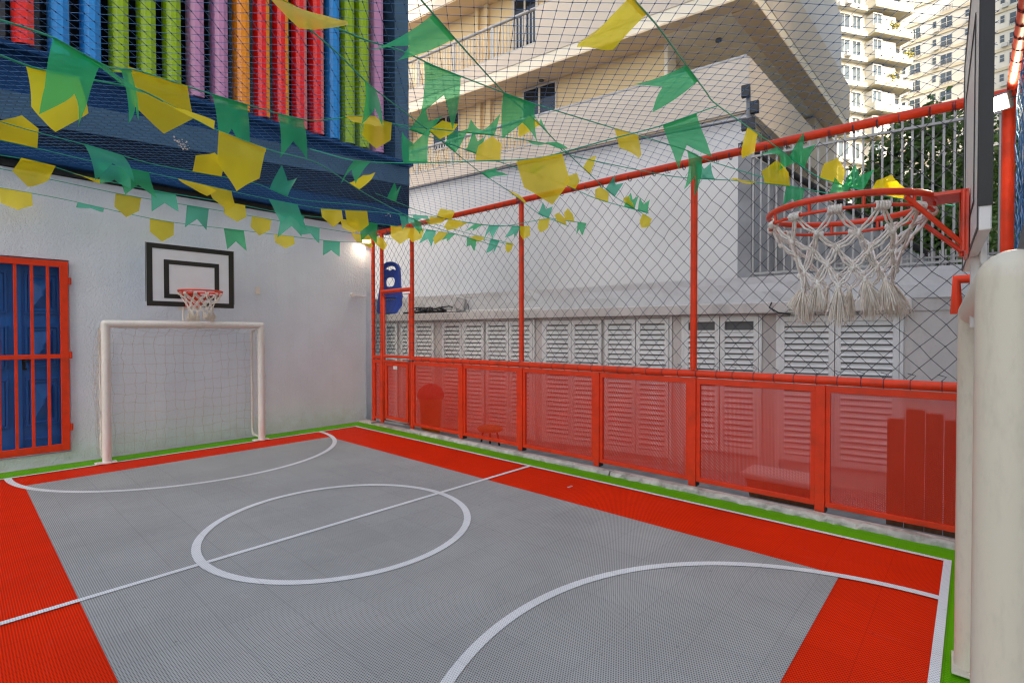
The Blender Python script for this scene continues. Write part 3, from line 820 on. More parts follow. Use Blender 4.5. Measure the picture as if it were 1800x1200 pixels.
for a, q in dirs:
    d = (cos(a), sin(a)); n = (-d[1], d[0])
    k = -110
    while k <= 110:
        o = k * cell; k += 1
        # clip the line to the court rectangle
        t0, t1 = -20, 20
        px, py = cxn + n[0] * o, cyn + n[1] * o
        for p0, dd, lo, hi in ((px, d[0], NX0, NX1), (py, d[1], NY0, NY1)):
            ta, tb = (lo - p0) / dd, (hi - p0) / dd
            t0, t1 = max(t0, min(ta, tb)), min(t1, max(ta, tb))
        if t1 - t0 < .08: continue
        m = max(2, int((t1 - t0) / .12))
        pts = []
        for i in range(m + 1):
            t = t0 + (t1 - t0) * i / m
            w = .006 * sin(t * 2.3 + o * 1.9 + q) + .004 * sin(t * 5.1 - o * 3.1)
            x, y = px + d[0] * t + n[0] * w, py + d[1] * t + n[1] * w
            x, y = min(NX1, max(NX0, x)), min(NY1, max(NY0, y))
            pts.append((x, y, net_z(x, y)))
        b.tube(pts, rr, 3, caps=False)
# knots where the cords cross
a = dirs[0][0]; d = (cos(a), sin(a)); n = (-d[1], d[0])
for i in range(-110, 111):
    for j in range(-110, 111):
        t, o = j * cell, i * cell
        # second family is indexed along -d
        x, y = cxn + n[0] * o + d[0] * t, cyn + n[1] * o + d[1] * t
        if not (-5.9 < x < NX1 and NY0 < y < NY1): continue
        w = .006 * sin(t * 2.3 + o * 1.9) + .004 * sin(t * 5.1 - o * 3.1)
        o2 = -t; t2 = o
        w2 = .006 * sin(t2 * 2.3 + o2 * 1.9 + 1) + .004 * sin(t2 * 5.1 - o2 * 3.1)
        x += n[0] * w - d[0] * w2; y += n[1] * w - d[1] * w2
        b.cur = 1; b.oct((x, y, net_z(x, y)), .0055)
net_o = b.build('safety_net', [M['net_blue'], M['knot']])
tag(net_o, 'fine blue knotted safety net stretched overhead across the whole court', 'safety net')

# ------------------------------------------------------------------ bunting: one thing per string, each flag a part
BUNTING = [
    ('lowest string along the white wall above the small backboard',
     [(-5.267, 0.24, 3.056), (-4.643, 0.24, 3.03), (-3.707, 0.172, 2.929), (-2.712, -0.18, 2.885), (-1.771, -0.473, 2.852), (-1.255, -0.594, 2.889)],
     [(0.422, 'Y', 20, 0.95, 0.1), (1.308, 'G', 25, 0.97, 0.1), (2.0, 'Y', 10, 0.95, 0.1), (2.725, 'G', 10, 0.95, 0.1), (3.36, 'Y', 0, 0.95, 0.1), (4.0, 'G', 0, 0.95, 0.1)]),
    ('second string from the bottom in front of the white wall, with loose yellow flags',
     [(-5.284, -0.377, 3.12), (-4.738, -0.224, 3.12), (-4.095, -0.076, 3.12), (-3.401, -0.16, 3.101), (-2.699, -0.339, 3.055), (-2.123, -0.529, 3.004), (-1.309, -0.681, 2.973), (-0.824, -0.62, 2.996)],
     [(2.0, 'Y', 0, 0.94, 0.15), (3.0, 'G', 5, 0.95, 0.1), (4.0, 'Y', 10, 0.9, 0.1), (5.0, 'G', 0, 1.05, 0.2), (5.832, 'Y', 0, 1.1, 0.2), (6.307, 'Y', 45, 0.9, 0.1)]),
    ('string along the black wall strip below the blue panel',
     [(-5.297, -0.86, 3.12), (-4.934, -0.879, 3.12), (-4.552, -0.629, 3.12), (-3.858, -0.548, 3.12), (-3.127, -0.596, 3.12), (-2.486, -0.546, 3.12), (-1.632, -0.818, 3.12), (-0.967, -0.975, 3.12), (-0.74, -1.502, 3.022), (-0.74, -3.082, 2.626)],
     [(1.0, 'Y', -48, 0.97, 0.1), (2.0, 'Y', 40, 0.92, 0.1), (3.0, 'G', 10, 0.98, 0.1), (4.0, 'Y', 0, 0.96, 0.05), (5.158, 'G', 0, 1.17, 0.2), (5.929, 'Y', 0, 0.98, 0.2), (6.338, 'G', -5, 1.08, 0.2), (7.085, 'Y', 0, 1.12, 0.1), (7.589, 'Y', 20, 0.95, 0.1), (7.967, 'G', 0, 0.84, 0.1), (8.21, 'Y', 0, 0.81, 0.1), (8.318, 'G', 30, 0.62, 0.2)]),
    ('string across the lower blue panel with twin teal swallowtail flags',
     [(-5.312, -1.385, 3.12), (-4.999, -1.35, 3.12), (-4.63, -1.282, 3.12), (-4.031, -1.256, 3.12), (-3.095, -1.132, 3.12), (-2.311, -1.148, 3.12), (-1.766, -1.472, 3.12), (-1.021, -1.851, 3.12), (-0.74, -2.572, 2.95), (-0.74, -3.318, 2.821)],
     [(0.646, 'Y', 150, 0.95, 0.1), (2.379, 'G', -5, 0.98, 0.3), (2.607, 'G', 5, 1.03, 0.2), (3.331, 'Y', 15, 1.09, 0.2), (3.579, 'Y', -10, 1.0, 0.2), (4.429, 'G', 0, 1.41, 0.15), (5.272, 'Y', 0, 0.98, 0.2), (5.717, 'Y', 20, 1.07, 0.2), (6.765, 'G', 60, 0.86, 0.2), (7.138, 'Y', 10, 0.84, 0.2), (7.454, 'Y', 40, 0.82, 0.1), (8.282, 'G', 20, 0.8, 0.3), (8.748, 'G', 30, 0.64, 0.2), (8.963, 'Y', 15, 0.63, 0.2)]),
    ('string rising over the blue panel with a dark green curled flag',
     [(-5.328, -1.934, 3.12), (-5.058, -1.836, 3.12), (-4.668, -1.752, 3.12), (-4.185, -1.677, 3.098), (-3.302, -1.674, 3.12), (-2.755, -1.467, 3.093), (-1.98, -1.682, 3.12), (-1.212, -1.591, 3.12), (-0.74, -2.352, 2.851), (-0.74, -3.082, 2.64)],
     [(2.215, 'G', 40, 1.15, 0.5), (3.491, 'Y', 130, 0.99, 0.1), (4.566, 'G', 140, 1.14, 0.3), (6.932, 'G', 60, 0.98, 0.3), (8.227, 'Y', 50, 0.73, 0.1), (8.561, 'G', 20, 0.71, 0.2), (8.933, 'Y', 10, 0.48, 0.1)]),
    ('near string with one large folded yellow flag above the blue panel',
     [(-5.42, -4.943, 2.455), (-5.287, -4.791, 2.497), (-5.134, -4.661, 2.559), (-4.858, -4.366, 2.696), (-4.555, -4.405, 2.592), (-4.226, -4.321, 2.585), (-3.742, -3.959, 2.706), (-2.945, -3.347, 2.747), (-1.72, -2.612, 2.79), (-0.74, -2.884, 2.613)],
     [(1.469, 'Y', 0, 0.85, 0.3), (3.663, 'Y', 60, 0.85, 0.2), (4.504, 'Y', -5, 1.05, 0.1), (6.67, 'Y', 110, 0.8, 0.2), (7.813, 'G', 20, 0.75, 0.4), (8.595, 'G', 40, 0.54, 0.2)]),
    ('nearest string under the coloured fins, starting with a huge green flag',
     [(-5.439, -5.219, 2.445), (-5.359, -5.083, 2.508), (-5.246, -4.984, 2.547), (-5.054, -4.747, 2.603), (-4.876, -4.345, 2.797), (-4.648, -4.297, 2.816), (-4.262, -4.126, 2.892), (-3.779, -3.911, 3.012), (-3.418, -4.026, 3.12), (-3.043, -4.077, 3.12), (-2.22, -4.077, 3.12), (-1.085, -4.098, 3.12), (-0.74, -4.343, 2.973), (-0.74, -4.952, 2.721)],
     [(2.435, 'G', -10, 1.0, 0.2), (2.706, 'G', 30, 0.6, 0.2), (3.599, 'G', 15, 0.8, 0.2), (4.481, 'Y', 0, 1.0, 0.1), (5.657, 'G', 0, 1.0, 0.2), (6.633, 'G', 25, 1.0, 0.3), (7.912, 'Y', 60, 0.87, 0.1), (8.361, 'Y', 15, 0.79, 0.1), (9.171, 'G', 130, 0.75, 0.2), (9.827, 'G', 150, 0.66, 0.3), (10.553, 'G', 100, 0.66, 0.3), (11.228, 'Y', 130, 0.61, 0.2), (12.119, 'Y', 150, 0.63, 0.2), (12.629, 'G', 160, 0.56, 0.3), (12.875, 'G', 165, 0.5, 0.3)]),
    ('string running under the net past the cream balconies to the fence rail',
     [(-4.796, -5.55, 2.693), (-4.687, -5.521, 2.72), (-4.483, -5.371, 2.809), (-4.122, -5.172, 2.947), (-3.805, -5.071, 3.051), (-3.514, -4.974, 3.12), (-2.967, -5.053, 3.12), (-2.644, -5.114, 3.12), (-1.967, -5.289, 3.12), (-1.173, -5.498, 3.12), (-0.74, -5.582, 3.1), (-0.74, -6.295, 2.72)],
     [(1.15, 'Y', 60, 1.0, 0.2), (5.146, 'G', 15, 1.09, 0.3), (6.371, 'G', 5, 1.13, 0.25), (8.191, 'Y', 25, 1.01, 0.1), (9.426, 'G', 10, 1.2, 0.4)]),
    ('string crossing from the fins down to the far fence corner with pale green flags',
     [(-4.452, -5.257, 2.827), (-4.146, -4.997, 2.917), (-3.771, -4.664, 3.016), (-3.444, -4.427, 3.09), (-2.87, -4.147, 3.12), (-1.974, -3.746, 3.12), (-1.141, -3.447, 3.12), (-0.74, -3.587, 2.905), (-0.74, -4.157, 2.74)],
     [(2.045, 'G', 15, 0.85, 0.3), (4.052, 'Y', 100, 0.78, 0.1), (4.388, 'G', 150, 0.88, 0.3), (5.223, 'G', 110, 0.78, 0.4), (6.088, 'Y', 60, 0.77, 0.2), (7.0, 'G', 170, 0.57, 0.3), (7.658, 'Y', 165, 0.57, 0.2), (7.96, 'G', 20, 0.51, 0.2)]),
    ('steep near string beside the grey building edge with a pale green flag',
     [(-4.329, -5.839, 2.795), (-4.245, -5.782, 2.814), (-3.802, -5.524, 2.918), (-3.003, -5.061, 3.117), (-2.467, -4.916, 3.12), (-1.951, -4.747, 3.12), (-1.251, -4.538, 3.12), (-0.74, -4.556, 2.965), (-0.74, -4.952, 2.681)],
     [(1.59, 'G', -65, 1.15, 0.2), (3.906, 'Y', -90, 0.65, 0.1), (4.47, 'G', -120, 0.64, 0.2), (6.037, 'Y', 150, 0.63, 0.2), (6.83, 'G', 140, 0.6, 0.2), (7.479, 'Y', 120, 0.54, 0.3), (7.952, 'Y', 10, 0.48, 0.2)]),
    ('steep near string with a large yellow flag overhead running to the near hoop',
     [(-3.902, -6.458, 2.762), (-3.681, -6.403, 2.813), (-3.237, -6.294, 2.936), (-2.295, -6.139, 3.027), (-1.938, -6.086, 3.069), (-0.74, -6.162, 3.074), (-0.74, -6.46, 2.771), (-0.74, -6.912, 2.536), (-0.74, -7.301, 2.398)],
     [(1.253, 'Y', -75, 1.1, 0.1), (2.623, 'G', -80, 1.1, 0.2), (4.531, 'Y', -70, 0.79, 0.2), (5.222, 'G', 60, 0.86, 0.3), (5.469, 'G', 140, 0.73, 0.4), (6.221, 'Y', 150, 0.68, 0.2), (6.519, 'G', 160, 0.6, 0.2), (6.883, 'Y', 150, 0.56, 0.1), (7.089, 'Y', 140, 0.54, 0.1)]),
    ('level string from the blue corner to the fence with one big yellow flag',
     [(-3.495, -3.331, 3.029), (-3.419, -3.865, 2.832), (-3.336, -4.406, 2.709), (-3.098, -4.966, 2.656), (-2.925, -5.306, 2.641), (-2.552, -5.639, 2.788), (-2.302, -5.837, 2.887), (-1.938, -6.086, 3.069)],
     [(1.236, 'G', 60, 0.8, 0.3), (2.187, 'G', 160, 0.8, 0.3), (3.084, 'Y', 170, 0.7, 0.3), (4.0, 'Y', 0, 1.15, 0.1), (6.366, 'G', -5, 1.1, 0.2)]),
    ('short string in the middle with flat wind-blown green flags',
     [(-3.379, -3.963, 3.12), (-3.083, -4.132, 3.12), (-2.777, -4.318, 3.12), (-2.455, -4.514, 3.12), (-1.995, -4.719, 3.12), (-1.66, -4.69, 3.12), (-0.74, -5.193, 3.044), (-0.74, -5.837, 2.869), (-0.74, -6.252, 2.738), (-0.74, -6.619, 2.59)],
     [(2.556, 'G', 75, 0.94, 0.2), (3.674, 'G', 65, 0.96, 0.4), (6.506, 'G', 120, 0.72, 0.4), (7.117, 'Y', 85, 0.75, 0.2), (7.702, 'Y', 150, 0.79, 0.1), (8.117, 'G', 30, 0.6, 0.3), (8.895, 'G', 160, 0.49, 0.2)]),
    ('string hanging by the far fence corner with small yellow and green flags',
     [(-2.203, -2.286, 3.12), (-1.309, -1.971, 3.12), (-0.76, -2.027, 3.081), (-0.74, -2.884, 2.883), (-0.74, -3.63, 2.864), (-0.74, -3.962, 2.73)],
     [(0.343, 'G', 150, 0.75, 0.2), (1.655, 'Y', 120, 0.9, 0.2), (2.2, 'Y', 30, 0.88, 0.2), (2.545, 'G', 60, 0.66, 0.3), (3.942, 'Y', 20, 0.62, 0.2), (4.634, 'Y', 150, 0.6, 0.2)]),
]

def flag_mesh(b, p, t, col, swing, sc, curl, rnd):
    w, h = .27 * sc, .29 * sc
    if col != 'Y': w, h = .255 * sc, .30 * sc
    t = t.normalized()
    dn = Vector((0, 0, -1)); dn = (dn - t * dn.dot(t)).normalized()
    nrm = t.cross(dn)
    # bring the swing towards the eye side of the string
    if nrm.dot(EYE - p) < 0: nrm = -nrm
    a = radians(swing)
    vd = dn * cos(a) + nrm * sin(a); fn = dn * -sin(a) + nrm * cos(a)
    skew = rnd.uniform(-.16, .16); cu = rnd.uniform(-.5, .5); cs = rnd.uniform(.25, .9) * rnd.choice((-1, 1)); tw = rnd.uniform(-.5, .5); dog = rnd.uniform(0, .5); ph = rnd.uniform(0, 6.28); fold = rnd.uniform(-1, 1)
    P = []
    nu, nv = 12, 8
    for j in range(nv + 1):
        row = []
        for i in range(nu + 1):
            u = i / nu * 2 - 1
            if col == 'Y': bot = h * (.60 + .40 * (1 - abs(u)))
            else: bot = h * (1 - .44 * (1 - abs(u)))
            v = bot * j / nv
            q = v / h
            f = curl * h * (q * q * .9 + .16 * q * sin(3.1 * u + ph)) * (1 if fold > 0 else -1) + .06 * h * q * sin(2.2 * u + ph * 2) + cs * .30 * h * q * max(0, abs(u - cu) - .25) + tw * .22 * h * q * u - dog * .25 * h * max(0, q - .6) * (2 if fold > 0 else -2)
            row.append(p + t * (u * w / 2 * (1 - .10 * q * abs(curl)) + skew * v) + vd * v * (1 - .3 * curl * q) + fn * f)
        P.append(row)
    b.grid(P, True)
    # hem folded over the string
    b.grid([[p + t * (w / 2 * (i / 4 * 2 - 1)) + vd * .018 * sc + fn * .004 for i in range(5)], [p + t * (w / 2 * (i / 4 * 2 - 1)) + fn * .003 - vd * .003 for i in range(5)]], True)

rnd = random.Random(12)
for lab, kn, fl in BUNTING:
    K = [Vector(k) for k in kn]
    root = empty('bunting_string', tuple(K[0]), lab, 'bunting', 'bunting strings under the net')
    def at(u):
        i = min(int(u), len(K) - 2); f = u - i
        a, c = K[i], K[i + 1]
        p0 = K[i - 1] if i > 0 else a * 2 - c
        p3 = K[i + 2] if i + 2 < len(K) else c * 2 - a
        m1, m2 = (c - p0) * .35, (p3 - a) * .35
        p = a * (2 * f**3 - 3 * f**2 + 1) + m1 * (f**3 - 2 * f**2 + f) + c * (-2 * f**3 + 3 * f**2) + m2 * (f**3 - f**2)
        return p
    b = MB(); b.tube([at(i / 8) for i in range((len(K) - 1) * 8 + 1)], .0042, 5)
    put(b.build('string', M['string']), root)
    for u, col, sw, sc, curl in fl:
        p = at(min(u, len(K) - 1.001)); t = at(min(u + .05, len(K) - 1.0)) - at(max(u - .05, 0))
        b = MB(); flag_mesh(b, p, t, col, sw + (rnd.uniform(-25, 42) if (p - EYE).length > 4.2 and sw < 50 else rnd.uniform(-10, 10)), sc * .97, curl, rnd)
        key = 'flag_y' if col == 'Y' else ('flag_g' if (p - EYE).length < 5.2 else rnd.choice(['flag_t', 'flag_t', 'flag_g']))
        put(b.build('flag', M[key]), root)

# ------------------------------------------------------------------ flood lamps (lit)
def floodlight(name, loc, aim, label, watts):
    g = empty(name, loc, label, 'lamp')
    q = Vector(aim).to_track_quat('Y', 'Z'); g.rotation_mode = 'QUATERNION'; g.rotation_quaternion = q
    b = MB(); b.box(-.075, .075, -.035, .012, -.055, .055); b.build('housing', M['dark_grey'], g, .006)
    b = MB(); b.box(-.064, .064, .0125, .016, -.045, .045); b.build('lens', M['lamp'], g)
    b = MB(); b.tube([(-.08, 0, 0), (-.08, -.07, 0), (.08, -.07, 0), (.08, 0, 0)], .006, 6); b.build('bracket', M['dark_grey'], g)
    ld = bpy.data.lights.new('lamp_glow', 'AREA'); ld.shape = 'RECTANGLE'; ld.size = .12; ld.size_y = .08; ld.energy = watts; ld.color = (1.0, .80, .48)
    lo = bpy.data.objects.new('lamp_glow', ld); C.objects.link(lo); lo.parent = g
    lo.location = (0, .03, 0); lo.rotation_euler = (radians(-90), 0, 0) if False else (radians(90), 0, 0)
    return g
floodlight('floodlight', (-0.70, 0.33, 3.10), (-.25, -.35, -.9), 'small lit floodlight at the top corner where the white wall meets the fence', 0.55)
floodlight('floodlight', (-0.80, -7.50, 3.03), (-.75, .35, -.4), 'lit floodlight behind the near backboard on the red corner post', 4)

# ------------------------------------------------------------------ low service building behind the fence (front turned 8 degrees from the fence)
def frame(px, py, hx, hy):
    l = math.hypot(hx, hy); hx, hy = hx / l, hy / l
    def fr(s, o, z): return (px + hx * s - hy * o, py + hy * s + hx * o, z)
    return fr
FS = frame(.75, -4.0, -.137, .9906)          # along the wall, outward (towards the court), up
svc = empty('service_building', FS(1, 0, -.2), 'low white building with a row of louvred shutters right behind the red fence', 'building')
def sv(mb, name, m, bevel=0): 
    o = mb.build(name, m, None, bevel); put(o, svc); return o
b = MB(); b.fbox(FS, -5.2, 7.0, -4.0, 0, -.25, 1.735); sv(b, 'wall', M['service_white'])
b = MB(); b.fbox(FS, -2.95, 7.0, -.6, .17, 1.737, 1.865); sv(b, 'ledge', M['service_white'], .012)
b = MB()
n = 60; P = []
for i in range(n + 1):
    s = -3.9 + 10.9 * i / n
    P.append([FS(s, .02 + random.uniform(-.012, .012), 1.866), FS(s, -.005 + random.uniform(-.02, .02), 2.0), FS(s, -.03 + random.uniform(-.02, .02), 2.10), FS(s, -.05, 2.185 + random.uniform(-.008, .008)), FS(s, -.32, 2.19), FS(s, -.32, 1.5)])
b.grid(P, False); sv(b, 'upstand', M['rough_conc'])
b = MB(); b.fbox(FS, -5.2, -2.955, -.6, .012, 1.736, 1.866); sv(b, 'plain_end', M['service_white'])
leaves = [(5.25, 4.93, 0), (4.93, 4.61, 0), (4.51, 4.29, 0), (4.146, 3.684, 0), (3.483, 3.04, 0), (3.03, 2.571, 0), (2.524, 2.08, 0), (2.07, 1.635, 0), (1.431, .962, 0), (.956, .486, 0),
          (.437, -.01, 0), (-.022, -.46, 0), (-.66, -1.085, 1), (-1.095, -1.523, 1), (-1.746, -2.283, 2), (-2.293, -2.851, 2)]
for s1, s0, k in leaves:
    zb, zt = ((-.12, 1.70), (.05, 1.71), (.04, 1.70))[k]
    b = MB(); fw = .052
    b.fbox(FS, s0, s0 + fw, .004, .045, zb, zt); b.fbox(FS, s1 - fw, s1, .004, .045, zb, zt)
    b.fbox(FS, s0 + fw, s1 - fw, .004, .045, zt - .06, zt); b.fbox(FS, s0 + fw, s1 - fw, .004, .045, zb, zb + .075)
    top = zt - .06
    if k == 1:
        b.fbox(FS, s0 + fw, s1 - fw, .006, .04, zt - .19, zt - .165); top = zt - .19
    z = zb + .085
    while z < top - .05:
        y0, y1 = s0 + fw, s1 - fw
        b.hexa([FS(y0, .048, z), FS(y1, .048, z), FS(y1, .014, z + .045), FS(y0, .014, z + .045), FS(y0, .053, z + .006), FS(y1, .053, z + .006), FS(y1, .019, z + .053), FS(y0, .019, z + .053)])
        z += .0665
    o = sv(b, 'shutter', M['shutter'])
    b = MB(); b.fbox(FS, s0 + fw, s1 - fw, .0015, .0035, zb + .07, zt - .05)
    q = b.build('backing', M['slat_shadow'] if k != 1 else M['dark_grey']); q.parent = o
for s1, s0 in ((5.3, 4.24), (4.19, 3.0), (2.99, 1.60), (1.47, -.50), (-.62, -1.56), (-1.71, -2.89)):
    b = MB(); b.fbox(FS, s0, s0 + .035, .003, .032, -.14, 1.735); b.fbox(FS, s1 - .035, s1, .003, .032, -.14, 1.735); b.fbox(FS, s0 + .034, s1 - .034, .003, .030, 1.713, 1.734)
    sv(b, 'window_casing', M['shutter'], .003)

# things lying on the ledge
t = [FS(3.35, .06, 1.885), FS(1.45, .06, 1.885)]
b = MB(); b.tube([t[0], t[1]], .017, 10)
for s in (3.3, 1.5): b.tube([FS(s, .06, 1.868), FS(s, .06, 1.90)], .012, 6)
tag(b.build('pipe', M['white_metal']), 'long thin white pipe lying on the ledge above the shutters', 'pipe')
b = MB(); rnd = random.Random(9)
pts = []
for i in range(90):
    a = i * .75; pts.append(FS(4.15 - .8 * i / 90 + .10 * cos(a), .06 + .05 * sin(a * 1.3), 1.89 + .035 * (1 + sin(a * .7)) + rnd.uniform(0, .02)))
b.tube(pts, .010, 5)
for i in range(9):
    s = 4.3 - i * .11; b.fbox(FS, s, s + rnd.uniform(.05, .1), .02, .09, 1.868, 1.89 + rnd.uniform(0, .04))
tag(b.build('cable_heap', M['black']), 'tangled heap of black cables on the ledge beside the blue plastic panel', 'cables')
lg = empty('unlit_floodlight', FS(3.0, .08, 1.87), 'small grey unlit floodlight tilted on the ledge, cable behind it', 'lamp')
b = MB(); c = Vector(FS(3.0, .10, 2.0)); u = Vector((-.137, .99, .25)).normalized(); w = Vector((.1, -.25, 1)).normalized(); nn = Vector((-.99, -.137, .1)).normalized()
def slab(cc, a, d, th): return [cc - u * a - w * a, cc + u * a - w * a, cc + u * a - w * a + nn * th, cc - u * a - w * a + nn * th, cc - u * a + w * a, cc + u * a + w * a, cc + u * a + w * a + nn * th, cc - u * a + w * a + nn * th]
b.hexa(slab(c, .10, .1, .04)); put(b.build('housing', M['alu'], None, .006), lg)
b = MB(); b.hexa(slab(c + nn * .041, .082, .1, .003)); put(b.build('lens', M['rough_conc']), lg)
b = MB(); b.tube([FS(3.0, .1, 1.90), FS(3.05, .1, 1.885), FS(3.4, .08, 1.88)], .006, 5); b.tube([FS(2.86, .1, 2.0), FS(2.84, .08, 1.87), FS(3.1, .08, 1.87), FS(3.14, .1, 2.0)], .008, 6); put(b.build('bracket', M['dark_grey']), lg)
b = MB(); b.tube([FS(-1.68, .18, 1.86), FS(-1.66, .2, 1.80), FS(-1.75, .2, 1.74), FS(-1.95, .19, 1.70), FS(-2.0, .19, 1.73), FS(-1.85, .19, 1.775)], .008, 6)
tag(b.build('loose_wire', M['black']), 'short loop of black wire hanging from the ledge above the double shutter', 'wire')

# blue plastic panel with cut-outs leaning on the ledge
cu = bpy.data.curves.new('panel_outline', 'CURVE'); wx = 1.02; cu.dimensions = '2D'; cu.fill_mode = 'BOTH'; cu.extrude = .03; cu.bevel_depth = .012; cu.bevel_resolution = 2
def spl(pts):
    s = cu.splines.new('POLY'); s.points.add(len(pts) - 1); s.use_cyclic_u = True
    for p, q in zip(s.points, pts): p.co = (q[0] * wx, q[1] * .97, 0, 1)
def oval(cx, cy, rx, ry, n=28, e=1.0): return [(cx + rx * (abs(cos(2 * pi * i / n)) ** e) * (1 if cos(2 * pi * i / n) > 0 else -1), cy + ry * (abs(sin(2 * pi * i / n)) ** e) * (1 if sin(2 * pi * i / n) > 0 else -1)) for i in range(n)]
spl([(-.25, .04), (-.22, 0), (.22, 0), (.25, .04), (.245, .22), (.20, .50), (.185, .78), (.175, .86), (.14, .93), (.07, .975), (0, .985), (-.07, .975), (-.14, .93), (-.175, .86), (-.185, .78), (-.20, .50), (-.245, .22)])
spl([(-.12, .80), (-.06, .835), (-.03, .81), (.03, .81), (.06, .835), (.12, .80), (.135, .84), (.11, .89), (.05, .925), (-.05, .925), (-.11, .89), (-.135, .84)])
spl(oval(0, .60, .115, .105, 28, .7)); spl(oval(0, .265, .14, .035, 24, .6))
tmp = bpy.data.objects.new('tmp', cu); me = bpy.data.meshes.new_from_object(tmp); bpy.data.objects.remove(tmp)
me.materials.clear(); me.materials.append(M['blue_plastic'])
pan = bpy.data.objects.new('plastic_panel', me); C.objects.link(pan)
X = Vector((-.42, .90, 0.0)).normalized(); Z = Vector((-.05, .17, 1)); Z = (Z - X * Z.dot(X)).normalized(); Y = X.cross(Z)
mm = Matrix((X, Z, X.cross(Z))).transposed().to_4x4(); mm.translation = Vector(FS(4.80, .03, 1.90)); pan.matrix_world = mm
tag(pan, 'bright blue moulded plastic panel with cut-outs standing on the ledge behind the gate', 'plastic panel')

# railing on the upstand
bars = empty('metal_bar_fence', FS(-2.6, -.2, 2.19), 'tall fence of pale vertical metal bars on the concrete upstand behind the near hoop', 'fence')
b = MB(); s = -1.42; k = 0
while s > -4.6:
    b.fbox(FS, s - .010, s + .010, -.215, -.195, 2.20, 3.78 if k % 1 == 0 else 3.7); s -= .0855; k += 1
put(b.build('bars', M['alu']), bars)
b = MB(); b.fbox(FS, -4.6, -1.40, -.194, -.17, 3.655, 3.68); b.fbox(FS, -4.6, -1.40, -.194, -.17, 2.225, 2.25); put(b.build('rail', M['alu']), bars)
b = MB(); s = -2.3
while s > -4.6: b.fbox(FS, s - .007, s + .007, -.27, -.255, 2.19, 2.36 + .02 * sin(s * 9)); s -= .045
b.fbox(FS, -4.6, -2.28, -.254, -.24, 2.29, 2.31); put(b.build('short_spikes', M['alu']), bars)
# grey pier and its twin flood lamps
b = MB(); b.fbox(FS, -1.40, -1.24, -.45, -.22, 2.19, 3.75); tag(b.build('concrete_pier', M['grey'], None, .008), 'grey concrete pier standing where the bar fence begins', 'pier')
pl = empty('lamp_pole', FS(-1.34, -.33, 3.75), 'grey pole with two black unlit floodlights above the concrete pier', 'lamp')
b = MB(); b.tube([FS(-1.34, -.33, 3.75), FS(-1.34, -.33, 4.58)], .028, 10); put(b.build('pole', M['grey']), pl)
for s, z, o in ((-1.32, 4.52, -.26), (-1.42, 4.30, -.27)):
    b = MB(); c = Vector(FS(s, o, z)); b.fbox(FS, s - .05, s + .05, o - .03, o + .03, z - .075, z + .075); put(b.build('floodlight', M['black'], None, .008), pl)
b = MB(); b.fbox(FS, -1.42, -1.26, -.36, -.30, 4.06, 4.20); put(b.build('junction_box', M['black'], None, .005), pl)

# ------------------------------------------------------------------ white house with stacked terraces
FH = frame(8.1, -3.08, -.137, .9906)
house = empty('terrace_house', FH(5, -3, 0), 'large cream and white terraced house with ochre recessed walls and tan soffits', 'building')
def ho(mb, name, m, bevel=0):
    o = mb.build(name, m, None, bevel); put(o, house); return o
# end face runs along e
def FE(t, o, z): return (8.1 + t * .9998 + o * -.02, -3.08 - .02 * t - o * .9998, z)
b = MB(); b.fbox(FH, 0, 16, -9, 0, -.2, 7.08); ho(b, 'lower_wall', M['house_white'])
b = MB(); b.fbox(FH, 0, 6.3, -.16, .10, 7.12, 8.45); b.fbox(FE, -.10, 9, -.16, .10, 7.12, 8.45); ho(b, 'parapet', M['cream'], .01)
b = MB(); b.fbox(FH, 6.3, 16, -.16, .10, 7.12, 7.55); ho(b, 'slab_edge', M['cream'], .01)
b = MB(); b.fbox(FH, 0, 16, -8, .06, 7.085, 7.115); ho(b, 'edge_strip', M['tan'])
b = MB(); b.fbox(FH, .1, 16, -8, -.165, 7.13, 7.3); ho(b, 'terrace_floor', M['beige'])
b = MB(); b.tube([FH(-.0, -.03, 8.53), FH(16, -.03, 8.53)], .055, 10); b.tube([FE(-.03, -.03, 8.53), FE(9, -.03, 8.53)], .04, 8)
s = .1
while s < 16: b.tube([FH(s, -.03, 8.45), FH(s, -.03, 8.53)], .02, 6); s += 1.3
ho(b, 'handrail', M['alu'])
def railing(z0, z1, s0, s1, name):
    b = MB(); s = s0
    while s < s1: b.fbox(FH, s, s + .035, -.04, -.01, z0, z1); s += .13
    b.fbox(FH, s0, s1, -.045, -.005, z0 + .08, z0 + .13)
    s = s0
    while s < s1: b.fbox(FH, s - .04, s + .04, -.07, .01, z0, z1 + .02); s += 1.75
    ho(b, name, M['tower_white'])
railing(7.55, 8.49, 6.35, 16, 'railing')
# recessed ochre wall of the first terrace with two windows, pilasters and a doorway
b = MB(); b.fbox(FH, 2.35, 16, -8, -.8, 7.31, 9.944); ho(b, 'recessed_wall', M['ochre'])
b = MB(); b.fbox(FH, .8, 2.345, -8, -4.2, 7.31, 9.978); ho(b, 'recessed_end', M['beige'])
def pxs(s0, s1, z0, z1, nm):
    b = MB(); b.fbox(FH, s0, s1, -.798, -.785, z0, z1); w = ho(b, nm, M['dark_glass'])
    b = MB(); f = .06
    b.fbox(FH, s0 - f, s1 + f, -.798, -.75, z1, z1 + f); b.fbox(FH, s0 - f, s1 + f, -.798, -.72, z0 - f, z0); b.fbox(FH, s0 - f, s0, -.798, -.75, z0, z1); b.fbox(FH, s1, s1 + f, -.798, -.75, z0, z1); b.fbox(FH, (s0 + s1) / 2 - .03, (s0 + s1) / 2 + .03, -.784, -.75, z0, z1)
    q = b.build('frame', M['cream']); q.parent = w
pxs(5.98, 7.22, 8.7, 9.85, 'window'); pxs(10.17, 11.42, 8.7, 9.85, 'window')
